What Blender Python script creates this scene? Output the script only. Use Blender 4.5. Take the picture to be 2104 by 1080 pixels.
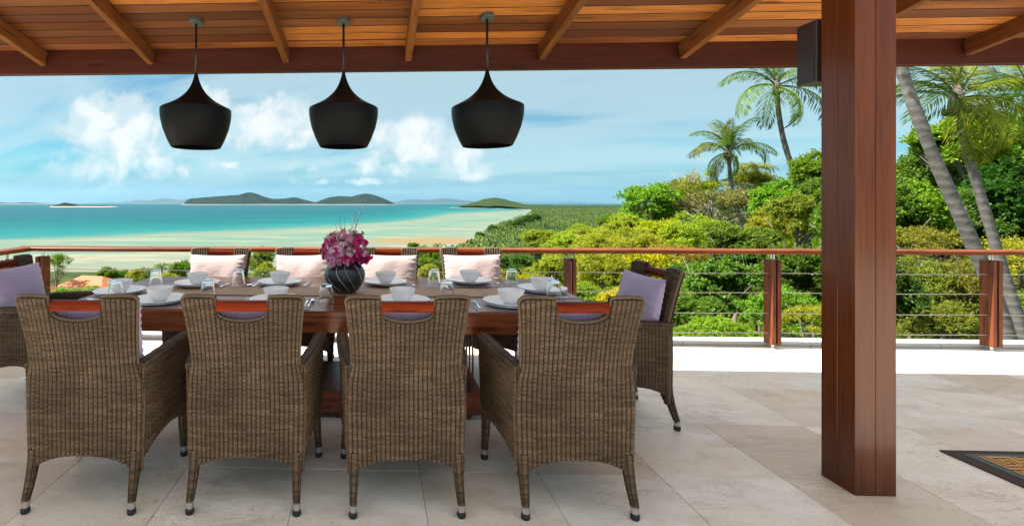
import bpy, math, random
import numpy as np
from mathutils import Vector, Matrix

R = math.radians
random.seed(7)
rng = np.random.default_rng(7)
for o in list(bpy.data.objects):
    bpy.data.objects.remove(o)
sc = bpy.context.scene
COL = sc.collection

# ------------------------------------------------------------------ camera
FPX, PX, PY = 1000.0, 730.0, 417.0        # focal length and principal point of the photograph
TH = math.atan(0.040)                      # yaw of the camera against the building
CH = 1.38                                  # camera height above the terrace
cd = bpy.data.cameras.new('camera')
cam = bpy.data.objects.new('camera', cd)
COL.objects.link(cam)
cam.location = (0, 0, CH)
cam.rotation_euler = (R(90), 0, TH)
cd.sensor_width = 36.0
cd.lens = FPX / 2104 * 36.0
cd.shift_x = (1052 - PX) / 2104
cd.shift_y = -(540 - PY) / 2104
cd.clip_start = 0.05
cd.clip_end = 200000
sc.camera = cam

# ------------------------------------------------------------------ exposure
vs = sc.view_settings
vs.view_transform = 'Standard'
vs.look = 'None'
vs.exposure = 2.4
vs.gamma = 1
vs.use_curve_mapping = False

# ------------------------------------------------------------------ sun
SUN_EL = R(53)
SUN_DIR = Vector((-0.9975, -0.07, 0)).normalized() * math.cos(SUN_EL) + Vector((0, 0, math.sin(SUN_EL)))
sd = bpy.data.lights.new('sun', 'SUN')
sd.energy = 3.1
sd.angle = R(0.5)
sd.color = (1.0, 0.93, 0.82)
sun = bpy.data.objects.new('sun', sd)
COL.objects.link(sun)
sun.rotation_euler = SUN_DIR.to_track_quat('Z', 'Y').to_euler()
sun.location = SUN_DIR * 50


# ------------------------------------------------------------------ node helper
class NT:
    """small node-tree writer"""
    def __init__(self, tree):
        self.t = tree
        self.n = tree.nodes
        self.l = tree.links

    def node(self, typ, ins=None, **props):
        nd = self.n.new(typ)
        for k, v in props.items():
            setattr(nd, k, v)
        if ins:
            for k, v in ins.items():
                self.put(nd.inputs[k], v)
        return nd

    def put(self, sock, v):
        if isinstance(v, bpy.types.NodeSocket):
            self.l.new(v, sock)
        elif v is not None:
            if isinstance(v, tuple) and len(v) == 3 and sock.type == 'RGBA':
                v = (*v, 1)
            sock.default_value = v

    def m(self, op, a, b=None, c=None, clamp=False):
        nd = self.n.new('ShaderNodeMath')
        nd.operation = op
        nd.use_clamp = clamp
        for i, v in enumerate((a, b, c)):
            if v is not None:
                self.put(nd.inputs[i], v)
        return nd.outputs[0]

    def mix(self, f, a, b, blend='MIX'):
        nd = self.n.new('ShaderNodeMix')
        nd.data_type = 'RGBA'
        nd.blend_type = blend
        self.put(nd.inputs[0], f)
        self.put(nd.inputs[6], a)
        self.put(nd.inputs[7], b)
        return nd.outputs[2]

    def ramp(self, f, stops, interp='LINEAR'):
        nd = self.n.new('ShaderNodeValToRGB')
        cr = nd.color_ramp
        cr.interpolation = interp
        while len(cr.elements) > 1:
            cr.elements.remove(cr.elements[-1])
        for i, (p, c) in enumerate(stops):
            e = cr.elements[0] if i == 0 else cr.elements.new(p)
            e.position = p
            e.color = (*c, 1) if len(c) == 3 else c
        self.put(nd.inputs[0], f)
        return nd.outputs[0]

    def noise(self, vec, scale, detail=3, rough=.5, dist=0.0):
        nd = self.node('ShaderNodeTexNoise', {'Scale': scale, 'Detail': detail, 'Roughness': rough, 'Distortion': dist})
        if vec is not None:
            self.put(nd.inputs['Vector'], vec)
        return nd.outputs[0]

    def smooth(self, v, a, b):
        nd = self.n.new('ShaderNodeMapRange')
        nd.interpolation_type = 'SMOOTHSTEP'
        self.put(nd.inputs[0], v)
        nd.inputs[1].default_value = a
        nd.inputs[2].default_value = b
        return nd.outputs[0]

    def vmap(self, vec, scale=(1, 1, 1), loc=(0, 0, 0)):
        nd = self.n.new('ShaderNodeMapping')
        self.put(nd.inputs[0], vec)
        nd.inputs['Scale'].default_value = scale
        nd.inputs['Location'].default_value = loc
        return nd.outputs[0]

    def bump(self, h, strength=.3, dist=.01):
        return self.node('ShaderNodeBump', {'Height': h, 'Strength': strength, 'Distance': dist}).outputs[0]


# ------------------------------------------------------------------ pixel -> place
CR = Vector((math.cos(TH), math.sin(TH), 0))
CF = Vector((-math.sin(TH), math.cos(TH), 0))


def at_d(px, py, d):
    return Vector((0, 0, CH)) + d * (CF + CR * ((px - PX) / FPX) + Vector((0, 0, (PY - py) / FPX)))


def at_z(px, py, z):
    return at_d(px, py, FPX * (CH - z) / (py - PY))


def at_y(px, py, Y):
    v = CF + CR * ((px - PX) / FPX)
    return at_d(px, py, Y / v.y)


def azel(px, py):
    v = (CF + CR * ((px - PX) / FPX) + Vector((0, 0, (PY - py) / FPX))).normalized()
    return math.atan2(v.x, v.y), math.asin(v.z)


# ------------------------------------------------------------------ sky
def build_world():
    w = bpy.data.worlds.new('World')
    sc.world = w
    w.use_nodes = True
    t = NT(w.node_tree)
    t.n.clear()
    out = t.node('ShaderNodeOutputWorld')
    bg = t.node('ShaderNodeBackground')
    bg.inputs['Strength'].default_value = 0.058
    t.l.new(bg.outputs[0], out.inputs[0])
    sky = t.node('ShaderNodeTexSky', sky_type='NISHITA')
    sky.sun_disc = False
    sky.sun_elevation = SUN_EL
    sky.sun_rotation = math.atan2(SUN_DIR.x, SUN_DIR.y)
    sky.altitude = 60
    sky.air_density = 1.0
    sky.dust_density = 0.15
    sky.ozone_density = 1.6
    base = t.mix(1.0, sky.outputs[0], (0.105, 0.315, 0.365), 'MULTIPLY')
    d = t.node('ShaderNodeTexCoord').outputs['Generated']
    sep = t.node('ShaderNodeSeparateXYZ', {0: d})
    x, y, z = sep.outputs
    az = t.m('ARCTAN2', x, y)
    el = t.m('ARCSINE', z)
    # high thin veil all round; above the view brightened to light the terrace
    zz = t.m('ADD', t.m('ABSOLUTE', z), 0.16)
    pv = t.node('ShaderNodeCombineXYZ', {0: t.m('DIVIDE', x, zz), 1: t.m('DIVIDE', y, zz), 2: 0.0}).outputs[0]
    pv = t.node('ShaderNodeVectorRotate', {'Vector': pv, 'Angle': 0.5}, rotation_type='Z_AXIS').outputs[0]
    n1 = t.noise(t.vmap(pv, (0.55, 1.3, 1), (3.1, 1.7, 0)), 1.5, 7, .55, .5)
    n2 = t.noise(t.vmap(pv, (0.3, 0.6, 1), (8.4, 2.2, 0)), 1.0, 4, .5, .3)
    veil = t.smooth(t.m('ADD', t.m('ADD', t.m('MULTIPLY', n1, .6), t.m('MULTIPLY', n2, .5)), t.m('MULTIPLY', t.smooth(z, .15, .7), .16)), .35, .57)
    veil = t.m('MULTIPLY', veil, t.m('ADD', .62, t.m('MULTIPLY', t.smooth(z, .12, .6), .28)))
    col = t.mix(veil, base, t.mix(t.smooth(z, .22, .75), (2.15, 2.68, 2.74), (4.7, 4.65, 4.6)))
    band = t.m('MULTIPLY', t.smooth(t.m('ADD', el, t.m('MULTIPLY', t.m('SUBTRACT', n1, .5), .05)), .085, .0), .9)
    col = t.mix(band, col, (0.30, 1.05, 1.60))
    # cumulus banks: soft heaps with a torn edge, seen here and, likewise, all round
    heaps = [(215, 262, 45, 40, 1.0), (262, 255, 40, 38, .95), (205, 225, 20, 25, .85), (235, 320, 75, 45, .62), (310, 300, 50, 40, .55),
             (438, 206, 26, 20, .9), (505, 262, 45, 34, .95), (560, 250, 44, 36, 1.0), (605, 250, 40, 30, .95), (540, 285, 75, 16, .75),
             (835, 290, 62, 34, .85), (880, 318, 60, 30, .85), (945, 322, 30, 20, .9), (850, 345, 110, 18, .7), (800, 262, 40, 20, .55),
             (160, 345, 50, 18, .5), (640, 340, 90, 18, .45), (420, 345, 120, 22, .45), (930, 362, 70, 10, .55), (740, 372, 130, 8, .55)]
    total = None
    extra = [(a * 0.52 + .1 * math.sin(a * 7) + 1.25, .11 + .05 * math.sin(a * 3.7), .07, .045, .9) for a in range(8)]
    lst = []
    for px, py, rx, ry, wgt in heaps:
        a, e = azel(px, py)
        lst.append((a, e, rx / 720, ry / 760, wgt))
    for a, e, ra, re, wgt in lst + extra:
        da = t.m('MULTIPLY', t.m('SUBTRACT', az, a), 1 / ra)
        de = t.m('MULTIPLY', t.m('SUBTRACT', el, e), 1 / re)
        q = t.m('ADD', t.m('MULTIPLY', da, da), t.m('MULTIPLY', de, de))
        g = t.m('MULTIPLY', t.m('EXPONENT', t.m('MULTIPLY', q, -.7)), wgt)
        total = g if total is None else t.m('MAXIMUM', total, g)
    nb = t.noise(d, 20.0, 9, .58, .35)
    nb2 = t.noise(d, 9.0, 3, .5, .2)
    fld = t.m('ADD', total, t.m('MULTIPLY', t.m('SUBTRACT', t.m('ADD', t.m('MULTIPLY', nb, .75), t.m('MULTIPLY', nb2, .35)), .55), 2.7))
    dens = t.smooth(fld, .26, .60)
    dens = t.m('MULTIPLY', dens, t.smooth(total, .10, .5))
    body = t.smooth(t.m('ADD', fld, t.m('MULTIPLY', t.m('SUBTRACT', nb, .5), 1.2)), .45, 1.15)
    ccol = t.mix(body, (2.2, 2.65, 2.8), (3.5, 3.45, 3.4))
    col = t.mix(t.m('MULTIPLY', dens, .80), col, ccol)
    t.put(bg.inputs['Color'], col)
    return w


build_world()


# ------------------------------------------------------------------ objects helper
def link(o, parent=None):
    COL.objects.link(o)
    if parent is not None:
        o.parent = parent
    return o


def tag(o, label=None, cat=None, group=None, kind=None):
    if label:
        o['label'] = label
    if cat:
        o['category'] = cat
    if group:
        o['group'] = group
    if kind:
        o['kind'] = kind
    return o


def empty(name, loc=(0, 0, 0), rz=0.0, label=None, cat=None, group=None):
    o = bpy.data.objects.new(name, None)
    o.empty_display_size = .1
    link(o)
    o.location = loc
    o.rotation_euler = (0, 0, rz)
    return tag(o, label, cat, group)


def kids(o):
    return [c for c in COL.objects if c.parent == o]


def copy_tree(o, parent=None, cache=None):
    c = o.copy()
    COL.objects.link(c)
    c.parent = parent
    if cache is None:
        cache = {}
        for q in COL.objects:
            if q.parent is not None:
                cache.setdefault(q.parent.name, []).append(q)
    for ch in cache.get(o.name, []):
        copy_tree(ch, c, cache)
    return c


class MB:
    """collects geometry for one mesh"""
    def __init__(self):
        self.v, self.f, self.mi, self.uv = [], [], [], []
        self.has_uv = False

    def add(self, verts, faces, mat=0, uvs=None):
        b = len(self.v)
        self.v.extend([tuple(p) for p in verts])
        for f in faces:
            self.f.append(tuple(b + i for i in f))
            self.mi.append(mat)
        if uvs is not None:
            self.has_uv = True
            self.uv.extend([tuple(u) for u in uvs])
        else:
            self.uv.extend([(0, 0)] * len(verts))
        return b

    def box(self, x0, x1, y0, y1, z0, z1, mat=0, M=None):
        p = [Vector(c) for c in ((x0, y0, z0), (x1, y0, z0), (x1, y1, z0), (x0, y1, z0), (x0, y0, z1), (x1, y0, z1), (x1, y1, z1), (x0, y1, z1))]
        if M is not None:
            p = [M @ q for q in p]
        self.add(p, [(0, 3, 2, 1), (4, 5, 6, 7), (0, 1, 5, 4), (1, 2, 6, 5), (2, 3, 7, 6), (3, 0, 4, 7)], mat)

    def bevel_box(self, x0, x1, y0, y1, z0, z1, b=.004, mat=0, M=None):
        """box with all edges chamfered"""
        xs, ys, zs = (x0, x1), (y0, y1), (z0, z1)
        P, idx = [], {}
        for i in (0, 1):
            for j in (0, 1):
                for k in (0, 1):
                    c = (xs[i], ys[j], zs[k])
                    s = (1 - 2 * i, 1 - 2 * j, 1 - 2 * k)
                    for ax in range(3):
                        q = [c[a] + (0 if a == ax else s[a] * b) for a in range(3)]
                        idx[(i, j, k, ax)] = len(P)
                        P.append(Vector(q))
        F = []
        for i in (0, 1):
            a = [idx[(i, 0, 0, 0)], idx[(i, 1, 0, 0)], idx[(i, 1, 1, 0)], idx[(i, 0, 1, 0)]]
            F.append(a if i else a[::-1])
            a = [idx[(0, i, 0, 1)], idx[(1, i, 0, 1)], idx[(1, i, 1, 1)], idx[(0, i, 1, 1)]]
            F.append(a[::-1] if i else a)
            a = [idx[(0, 0, i, 2)], idx[(1, 0, i, 2)], idx[(1, 1, i, 2)], idx[(0, 1, i, 2)]]
            F.append(a if i else a[::-1])
        for i in (0, 1):
            for j in (0, 1):
                F.append([idx[(i, j, 0, 0)], idx[(i, j, 1, 0)], idx[(i, j, 1, 1)], idx[(i, j, 0, 1)]])
                F.append([idx[(i, 0, j, 0)], idx[(i, 1, j, 0)], idx[(i, 1, j, 2)], idx[(i, 0, j, 2)]])
                F.append([idx[(0, i, j, 1)], idx[(1, i, j, 1)], idx[(1, i, j, 2)], idx[(0, i, j, 2)]])
                for k in (0, 1):
                    F.append([idx[(i, j, k, 0)], idx[(i, j, k, 1)], idx[(i, j, k, 2)]])
        if M is not None:
            P = [M @ q for q in P]
        self.add(P, F, mat)

    def grid(self, A, mat=0, uv=None, close_u=False, flip=False):
        """A: array (nv,nu,3)"""
        nv, nu = A.shape[:2]
        pts = A.reshape(-1, 3)
        F = []
        m = nu if close_u else nu - 1
        for j in range(nv - 1):
            for i in range(m):
                i2 = (i + 1) % nu
                q = (j * nu + i, j * nu + i2, (j + 1) * nu + i2, (j + 1) * nu + i)
                F.append(q[::-1] if flip else q)
        self.add(pts, F, mat, None if uv is None else uv.reshape(-1, 2))

    def tube(self, pts, rad, n=8, mat=0, cap=True, squash=None):
        pts = [Vector(p) for p in pts]
        if not hasattr(rad, '__len__'):
            rad = [rad] * len(pts)
        rings = []
        prev = None
        for i, p in enumerate(pts):
            tdir = (pts[min(i + 1, len(pts) - 1)] - pts[max(i - 1, 0)])
            tdir = tdir.normalized() if tdir.length > 1e-9 else Vector((0, 0, 1))
            if prev is None:
                ref = Vector((0, 0, 1)) if abs(tdir.z) < .9 else Vector((1, 0, 0))
                a = tdir.cross(ref).normalized()
            else:
                a = (prev - tdir * prev.dot(tdir)).normalized()
            prev = a
            b = tdir.cross(a)
            rings.append([p + (a * math.cos(2 * math.pi * k / n) + b * math.sin(2 * math.pi * k / n)) * rad[i] for k in range(n)])
        V = [q for r in rings for q in r]
        F = []
        for j in range(len(pts) - 1):
            for k in range(n):
                k2 = (k + 1) % n
                F.append((j * n + k, j * n + k2, (j + 1) * n + k2, (j + 1) * n + k))
        if cap:
            F.append(tuple(range(n))[::-1])
            F.append(tuple((len(pts) - 1) * n + k for k in range(n)))
        self.add(V, F, mat)

    def lathe(self, prof, n=32, mat=0, c=(0, 0, 0)):
        A = np.array([[(r * math.cos(2 * math.pi * k / n) + c[0], r * math.sin(2 * math.pi * k / n) + c[1], z + c[2]) for k in range(n)] for r, z in prof])
        self.grid(A, mat, close_u=True)

    def build(self, name, mats, parent=None, smooth=False, loc=None):
        me = bpy.data.meshes.new(name)
        me.from_pydata(self.v, [], self.f)
        if not isinstance(mats, (list, tuple)):
            mats = [mats]
        for m in mats:
            me.materials.append(m)
        if len(mats) > 1:
            me.polygons.foreach_set('material_index', self.mi)
        if self.has_uv:
            ul = me.uv_layers.new(name='UVMap')
            li = np.empty(len(me.loops), dtype=np.int32)
            me.loops.foreach_get('vertex_index', li)
            ul.data.foreach_set('uv', np.array(self.uv, dtype=np.float32)[li].ravel())
        if smooth:
            me.polygons.foreach_set('use_smooth', [True] * len(me.polygons))
        me.update()
        o = bpy.data.objects.new(name, me)
        link(o, parent)
        if loc is not None:
            o.location = loc
        return o


def np_mesh(name, verts, quads, mats, parent=None, smooth=False, tris=False):
    me = bpy.data.meshes.new(name)
    k = 3 if tris else 4
    nf = len(quads)
    me.vertices.add(len(verts))
    me.vertices.foreach_set('co', np.asarray(verts, dtype=np.float32).ravel())
    me.loops.add(nf * k)
    me.loops.foreach_set('vertex_index', np.asarray(quads, dtype=np.int32).ravel())
    me.polygons.add(nf)
    me.polygons.foreach_set('loop_start', np.arange(nf, dtype=np.int32) * k)
    me.polygons.foreach_set('loop_total', np.full(nf, k, dtype=np.int32))
    if smooth:
        me.polygons.foreach_set('use_smooth', np.ones(nf, dtype=bool))
    me.update(calc_edges=True)
    for m in (mats if isinstance(mats, (list, tuple)) else [mats]):
        me.materials.append(m)
    o = bpy.data.objects.new(name, me)
    link(o, parent)
    return o


def shade_smooth_by_angle(o, ang=40):
    me = o.data
    me.polygons.foreach_set('use_smooth', [True] * len(me.polygons))
    try:
        me.set_sharp_from_angle(angle=R(ang))
    except Exception:
        pass
    return o


# ------------------------------------------------------------------ materials
MATS = {}


def new_mat(name):
    m = bpy.data.materials.new(name)
    m.use_nodes = True
    t = NT(m.node_tree)
    b = t.n['Principled BSDF']
    MATS[name] = m
    return m, t, b


def plain(name, col, rough=.5, metal=0.0, spec=.5, noise=0.0, nscale=8.0, bump=0.0, bscale=60):
    m, t, b = new_mat(name)
    b.inputs['Roughness'].default_value = rough
    b.inputs['Metallic'].default_value = metal
    b.inputs['Specular IOR Level'].default_value = spec
    if noise:
        co = t.node('ShaderNodeTexCoord').outputs['Object']
        f = t.noise(co, nscale, 5, .6)
        c = t.mix(f, tuple(v * (1 - noise) for v in col), tuple(min(1, v * (1 + noise)) for v in col))
        t.put(b.inputs['Base Color'], c)
    else:
        b.inputs['Base Color'].default_value = (*col, 1)
    if bump:
        co = t.node('ShaderNodeTexCoord').outputs['Object']
        t.put(b.inputs['Normal'], t.bump(t.noise(co, bscale, 4, .6), bump, .01))
    return m


def wood(name, dark, light, axis='X', rough=.35, grain=22.0, vary=.5, con=.65, spec=.22, streak=1.0, knots=True, coat=0.0, bump=.12, tint=None):
    """grain runs along an object axis; each object differs a little"""
    m, t, b = new_mat(name)
    co = t.node('ShaderNodeTexCoord').outputs['Object']
    oi = t.node('ShaderNodeObjectInfo')
    rnd = oi.outputs['Random']
    off = t.node('ShaderNodeCombineXYZ', {0: t.m('MULTIPLY', rnd, 31.0), 1: t.m('MULTIPLY', rnd, 17.0), 2: t.m('MULTIPLY', rnd, 7.0)}).outputs[0]
    co2 = t.node('ShaderNodeVectorMath', {0: co, 1: off}, operation='ADD').outputs[0]
    s = {'X': (1.1, grain, grain), 'Y': (grain, 1.1, grain), 'Z': (grain, grain, 1.1)}[axis]
    st = t.vmap(co2, s)
    g1 = t.noise(st, 1.0, 6, .62, .9)
    s2 = tuple(v * 3.2 for v in s)
    g2 = t.noise(t.vmap(co2, s2), 1.0, 4, .6, .3)
    big = t.noise(t.vmap(co2, tuple(max(.5, v * .12) for v in s)), 1.0, 3, .5, .6)
    f = t.m('ADD', t.m('ADD', t.m('MULTIPLY', g1, con), (.65 - con) * .5), t.m('MULTIPLY', big, .45))
    f = t.m('ADD', f, t.m('MULTIPLY', t.m('SUBTRACT', rnd, .5), vary))
    f = t.smooth(f, .28, .86)
    c = t.mix(f, dark, light)
    fine = t.smooth(g2, .30, .52)
    c = t.mix(t.m('MULTIPLY', t.m('SUBTRACT', 1.0, fine), streak), c, tuple(v * .45 for v in dark))
    if tint:
        sel = t.smooth(t.m('FRACT', t.m('MULTIPLY', rnd, 7.31)), .62, .66)
        c = t.mix(t.m('MULTIPLY', sel, .75), c, t.mix(f, tint, tuple(min(1, v * 1.7) for v in tint)))
    if knots:
        vo = t.node('ShaderNodeTexVoronoi', {'Vector': t.vmap(co2, {'X': (1.3, 7, 7), 'Y': (7, 1.3, 7), 'Z': (7, 7, 1.3)}[axis]), 'Scale': 1.0})
        kn = t.smooth(vo.outputs['Distance'], .16, .05)
        c = t.mix(t.m('MULTIPLY', kn, .7), c, tuple(v * .35 for v in dark))
    t.put(b.inputs['Base Color'], c)
    b.inputs['Specular IOR Level'].default_value = spec
    rr = t.m('ADD', t.m('MULTIPLY', g1, .25), rough - .12)
    t.put(b.inputs['Roughness'], rr)
    if coat:
        b.inputs['Coat Weight'].default_value = coat
        b.inputs['Coat Roughness'].default_value = .16
    t.put(b.inputs['Normal'], t.bump(t.m('ADD', g2, t.m('MULTIPLY', g1, .8)), bump, .006))
    return m


M_POST = wood('post_wood', (.066, .0155, .004), (.140, .036, .009), 'Z', rough=.30, grain=34, vary=.10, con=.55, streak=.5, coat=.30, bump=.03, knots=False)
M_BEAM = wood('beam_wood', (.048, .011, .006), (.095, .022, .011), 'X', rough=.42, vary=.1, bump=.05, streak=.5)
M_RAFTER = wood('rafter_wood', (.13, .042, .012), (.25, .088, .024), 'Y', rough=.40, vary=.3)
M_BOARD = wood('ceiling_wood', (.120, .034, .009), (.50, .180, .036), 'X', rough=.45, grain=26, vary=.7, con=.45, streak=.7, tint=(.085, .030, .013))
M_RAIL = wood('rail_wood', (.11, .024, .006), (.24, .070, .020), 'X', rough=.38, vary=.1, bump=.05, knots=False, spec=.12)
M_RAILY = wood('rail_wood_return', (.11, .024, .006), (.24, .070, .020), 'Y', rough=.38, vary=.1, bump=.05, knots=False, spec=.12)
M_RPOST = wood('rail_post_wood', (.085, .022, .010), (.19, .056, .024), 'Z', rough=.42, vary=.2, knots=False)
M_TABLE = wood('table_wood', (.125, .030, .009), (.27, .078, .023), 'X', rough=.28, grain=18, vary=.1, coat=.2, bump=.03)
M_TBASE = wood('table_base_wood', (.10, .028, .014), (.19, .055, .026), 'X', rough=.35, vary=.1)
M_HANDLE = wood('handle_wood', (.105, .0105, .0012), (.175, .021, .002), 'X', rough=.45, grain=30, vary=.2, coat=.0, spec=.08, knots=False, bump=.05)

M_BLACK = plain('black_metal', (.006, .006, .007), .38, noise=.3, nscale=12, bump=.05, bscale=30)
M_LAMP, _t, _b = new_mat('lamp_black')
_co = _t.node('ShaderNodeTexCoord').outputs['Object']
_n = _t.noise(_t.vmap(_co, (6, 6, 90)), 1.0, 4, .6)
_n2 = _t.noise(_co, 9.0, 5, .6)
_t.put(_b.inputs['Base Color'], _t.mix(_n2, (.0035, .0038, .0045), (.0075, .0078, .009)))
_t.put(_b.inputs['Roughness'], _t.m('ADD', _t.m('MULTIPLY', _n2, .25), .36))
_b.inputs['Specular IOR Level'].default_value = .12
_t.put(_b.inputs['Normal'], _t.bump(_t.m('ADD', _n, _t.m('MULTIPLY', _n2, 1.5)), .18, .004))
M_CANOPY = plain('canopy_grey', (.06, .07, .065), .5, noise=.35, nscale=25)
M_BOX = plain('dark_fixture', (.030, .018, .016), .35, noise=.4, nscale=20)
M_STEEL = plain('steel', (.55, .55, .54), .28, metal=1.0, noise=.1)
M_CUTLERY = plain('cutlery_steel', (.72, .72, .72), .14, metal=1.0)
M_CABLE = plain('steel_cable', (.40, .36, .33), .42, metal=.8)
M_RUBBER = plain('black_rubber', (.010, .011, .016), .5)
M_CERAMIC = plain('white_ceramic', (.84, .85, .87), .12, noise=.02)
M_WHITE = plain('white_stone', (.50, .49, .46), .55, noise=.22, nscale=7)


def fabric(name, c1, c2):
    m, t, b = new_mat(name)
    co = t.node('ShaderNodeTexCoord').outputs['Object']
    f = t.noise(co, 7.0, 4, .6)
    t.put(b.inputs['Base Color'], t.mix(f, c1, c2))
    b.inputs['Roughness'].default_value = .85
    b.inputs['Specular IOR Level'].default_value = .2
    b.inputs['Sheen Weight'].default_value = .25
    wv = t.noise(co, 420.0, 2, .5)
    wr = t.noise(t.vmap(co, (1.0, 1.0, 1.6)), 9.0, 3, .5, 1.6)
    t.put(b.inputs['Normal'], t.bump(t.m('ADD', t.m('MULTIPLY', wv, .15), wr), .22, .02))
    return m


M_LAV = fabric('lavender_fabric', (.33, .27, .42), (.43, .36, .52))
M_PINK = fabric('pale_pink_fabric', (.46, .365, .36), (.52, .42, .41))


def wicker(name):
    m, t, b = new_mat(name)
    uv = t.node('ShaderNodeUVMap').outputs[0]
    sep = t.node('ShaderNodeSeparateXYZ', {0: uv})
    u, v = sep.outputs[0], sep.outputs[1]
    fu = t.m('FLOOR', u)
    fv = t.m('FLOOR', v)
    # strands run along u, each row has its own tone, broken by long random lengths
    seg = t.m('FLOOR', t.m('ADD', t.m('MULTIPLY', u, .22), t.m('MULTIPLY', t.m('SINE', t.m('MULTIPLY', fv, 12.9)), 37.0)))
    wn = t.node('ShaderNodeTexWhiteNoise', {'Vector': t.node('ShaderNodeCombineXYZ', {0: seg, 1: fv, 2: 0.0}).outputs[0]}, noise_dimensions='3D')
    wc = t.node('ShaderNodeTexWhiteNoise', {'Vector': t.node('ShaderNodeCombineXYZ', {0: fu, 1: fv, 2: 3.0}).outputs[0]}, noise_dimensions='3D')
    c = t.ramp(wn.outputs[0], [(0, (.070, .044, .025)), (.35, (.092, .060, .035)), (.62, (.118, .080, .048)), (.85, (.142, .101, .065)), (1, (.078, .052, .033))])
    c = t.mix(t.m('MULTIPLY', wc.outputs[0], .38), c, (.085, .058, .038))
    co = t.node('ShaderNodeTexCoord').outputs['Object']
    big = t.noise(co, 4.0, 3, .5)
    c = t.mix(t.smooth(big, .35, .7), c, t.mix(1.0, c, (.70, .70, .74), 'MULTIPLY'))
    # grooves between strands: their shade is painted in as a dark colour
    su = t.m('ABSOLUTE', t.m('SINE', t.m('MULTIPLY', u, math.pi)))
    sv = t.m('ABSOLUTE', t.m('SINE', t.m('MULTIPLY', v, math.pi)))
    gap = t.m('MINIMUM', t.smooth(su, .06, .62), t.m('ADD', t.m('MULTIPLY', t.smooth(sv, .05, .5), .5), .5))
    c = t.mix(gap, (.014, .0095, .006), c)
    t.put(b.inputs['Base Color'], c)
    b.inputs['Roughness'].default_value = .55
    b.inputs['Specular IOR Level'].default_value = .16
    par = t.m('COSINE', t.m('MULTIPLY', t.m('ADD', fu, fv), math.pi))
    h = t.m('ADD', t.m('MULTIPLY', sv, .6), t.m('MULTIPLY', par, t.m('MULTIPLY', su, .45)))
    t.put(b.inputs['Normal'], t.bump(h, .8, .004))
    return m


M_WICKER = wicker('woven_rattan')
M_BRAID = plain('rattan_braid', (.105, .068, .038), .55, noise=.35, nscale=60, bump=.6, bscale=180)


def travertine():
    m, t, b = new_mat('travertine')
    co = t.node('ShaderNodeTexCoord').outputs['Object']
    geo = t.node('ShaderNodeNewGeometry').outputs['Position']
    oi = t.node('ShaderNodeObjectInfo')
    rnd = oi.outputs['Random']
    off = t.node('ShaderNodeCombineXYZ', {0: t.m('MULTIPLY', rnd, 53.0), 1: t.m('MULTIPLY', rnd, 29.0), 2: 0.0}).outputs[0]
    p = t.node('ShaderNodeVectorMath', {0: co, 1: off}, operation='ADD').outputs[0]
    n1 = t.noise(t.vmap(p, (1, 2.4, 1)), 2.6, 7, .62, .8)
    n2 = t.noise(t.vmap(p, (1, 3.0, 1)), 11.0, 6, .62, .5)
    c = t.ramp(n1, [(.24, (.64, .55, .465)), (.38, (.745, .67, .59)), (.52, (.79, .735, .665)), (.70, (.85, .815, .755))])
    tone = t.ramp(t.m('FRACT', t.m('MULTIPLY', rnd, 5.17)), [(0, (.98, .96, .93)), (.3, (.90, .91, .91)), (.55, (1.0, .95, .90)), (.76, (.84, .775, .71)), (.84, (.76, .685, .61)), (.86, (1.0, .99, .97)), (1, (1.0, 1.0, 1.0))])
    c = t.mix(1.0, c, tone, 'MULTIPLY')
    c = t.mix(t.m('MULTIPLY', t.smooth(n2, .52, .74), .22), c, (.46, .375, .30))
    pm0 = t.noise(p, 1.6, 3, .55)
    vein = t.smooth(t.m('ABSOLUTE', t.m('SUBTRACT', t.noise(t.vmap(p, (1.2, 5, 1)), 2.4, 6, .66, 1.2), .5)), .026, .0)
    c = t.mix(t.m('MULTIPLY', t.m('MULTIPLY', vein, t.smooth(pm0, .50, .66)), .50), c, (.26, .20, .16))
    stain = t.smooth(t.noise(t.vmap(geo, (1, 1.7, 1)), 1.5, 7, .68, .6), .50, .68)
    c = t.mix(t.m('MULTIPLY', stain, .55), c, (.44, .37, .30))
    # pores and worn patches
    pv = t.noise(t.vmap(p, (1, 1.8, 1)), 55.0, 4, .7)
    pm = t.noise(p, 4.5, 4, .6)
    pore = t.m('MULTIPLY', t.smooth(pv, .58, .68), t.smooth(pm, .42, .56))
    c = t.mix(t.m('MULTIPLY', pore, .75), c, (.15, .115, .09))
    # rusty marks here and there
    rs = t.m('MULTIPLY', t.smooth(t.noise(geo, 1.15, 3, .5), .56, .66), t.smooth(t.noise(geo, 26.0, 5, .72), .56, .64))
    c = t.mix(t.m('MULTIPLY', rs, .75), c, (.46, .225, .05))
    t.put(b.inputs['Base Color'], c)
    t.put(b.inputs['Roughness'], t.m('ADD', t.m('MULTIPLY', n2, .35), .27))
    t.put(b.inputs['Normal'], t.bump(t.m('SUBTRACT', t.m('MULTIPLY', n2, .4), pore), .35, .004))
    return m


M_TILE = travertine()
M_GROUT = plain('grout', (.56, .49, .41), .8, noise=.2, nscale=10)

M_GLASS, _t, _b = new_mat('clear_glass')
_b.inputs['Base Color'].default_value = (1, 1, 1, 1)
_b.inputs['Transmission Weight'].default_value = 1.0
_b.inputs['Roughness'].default_value = 0.0
_b.inputs['IOR'].default_value = 1.45


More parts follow.
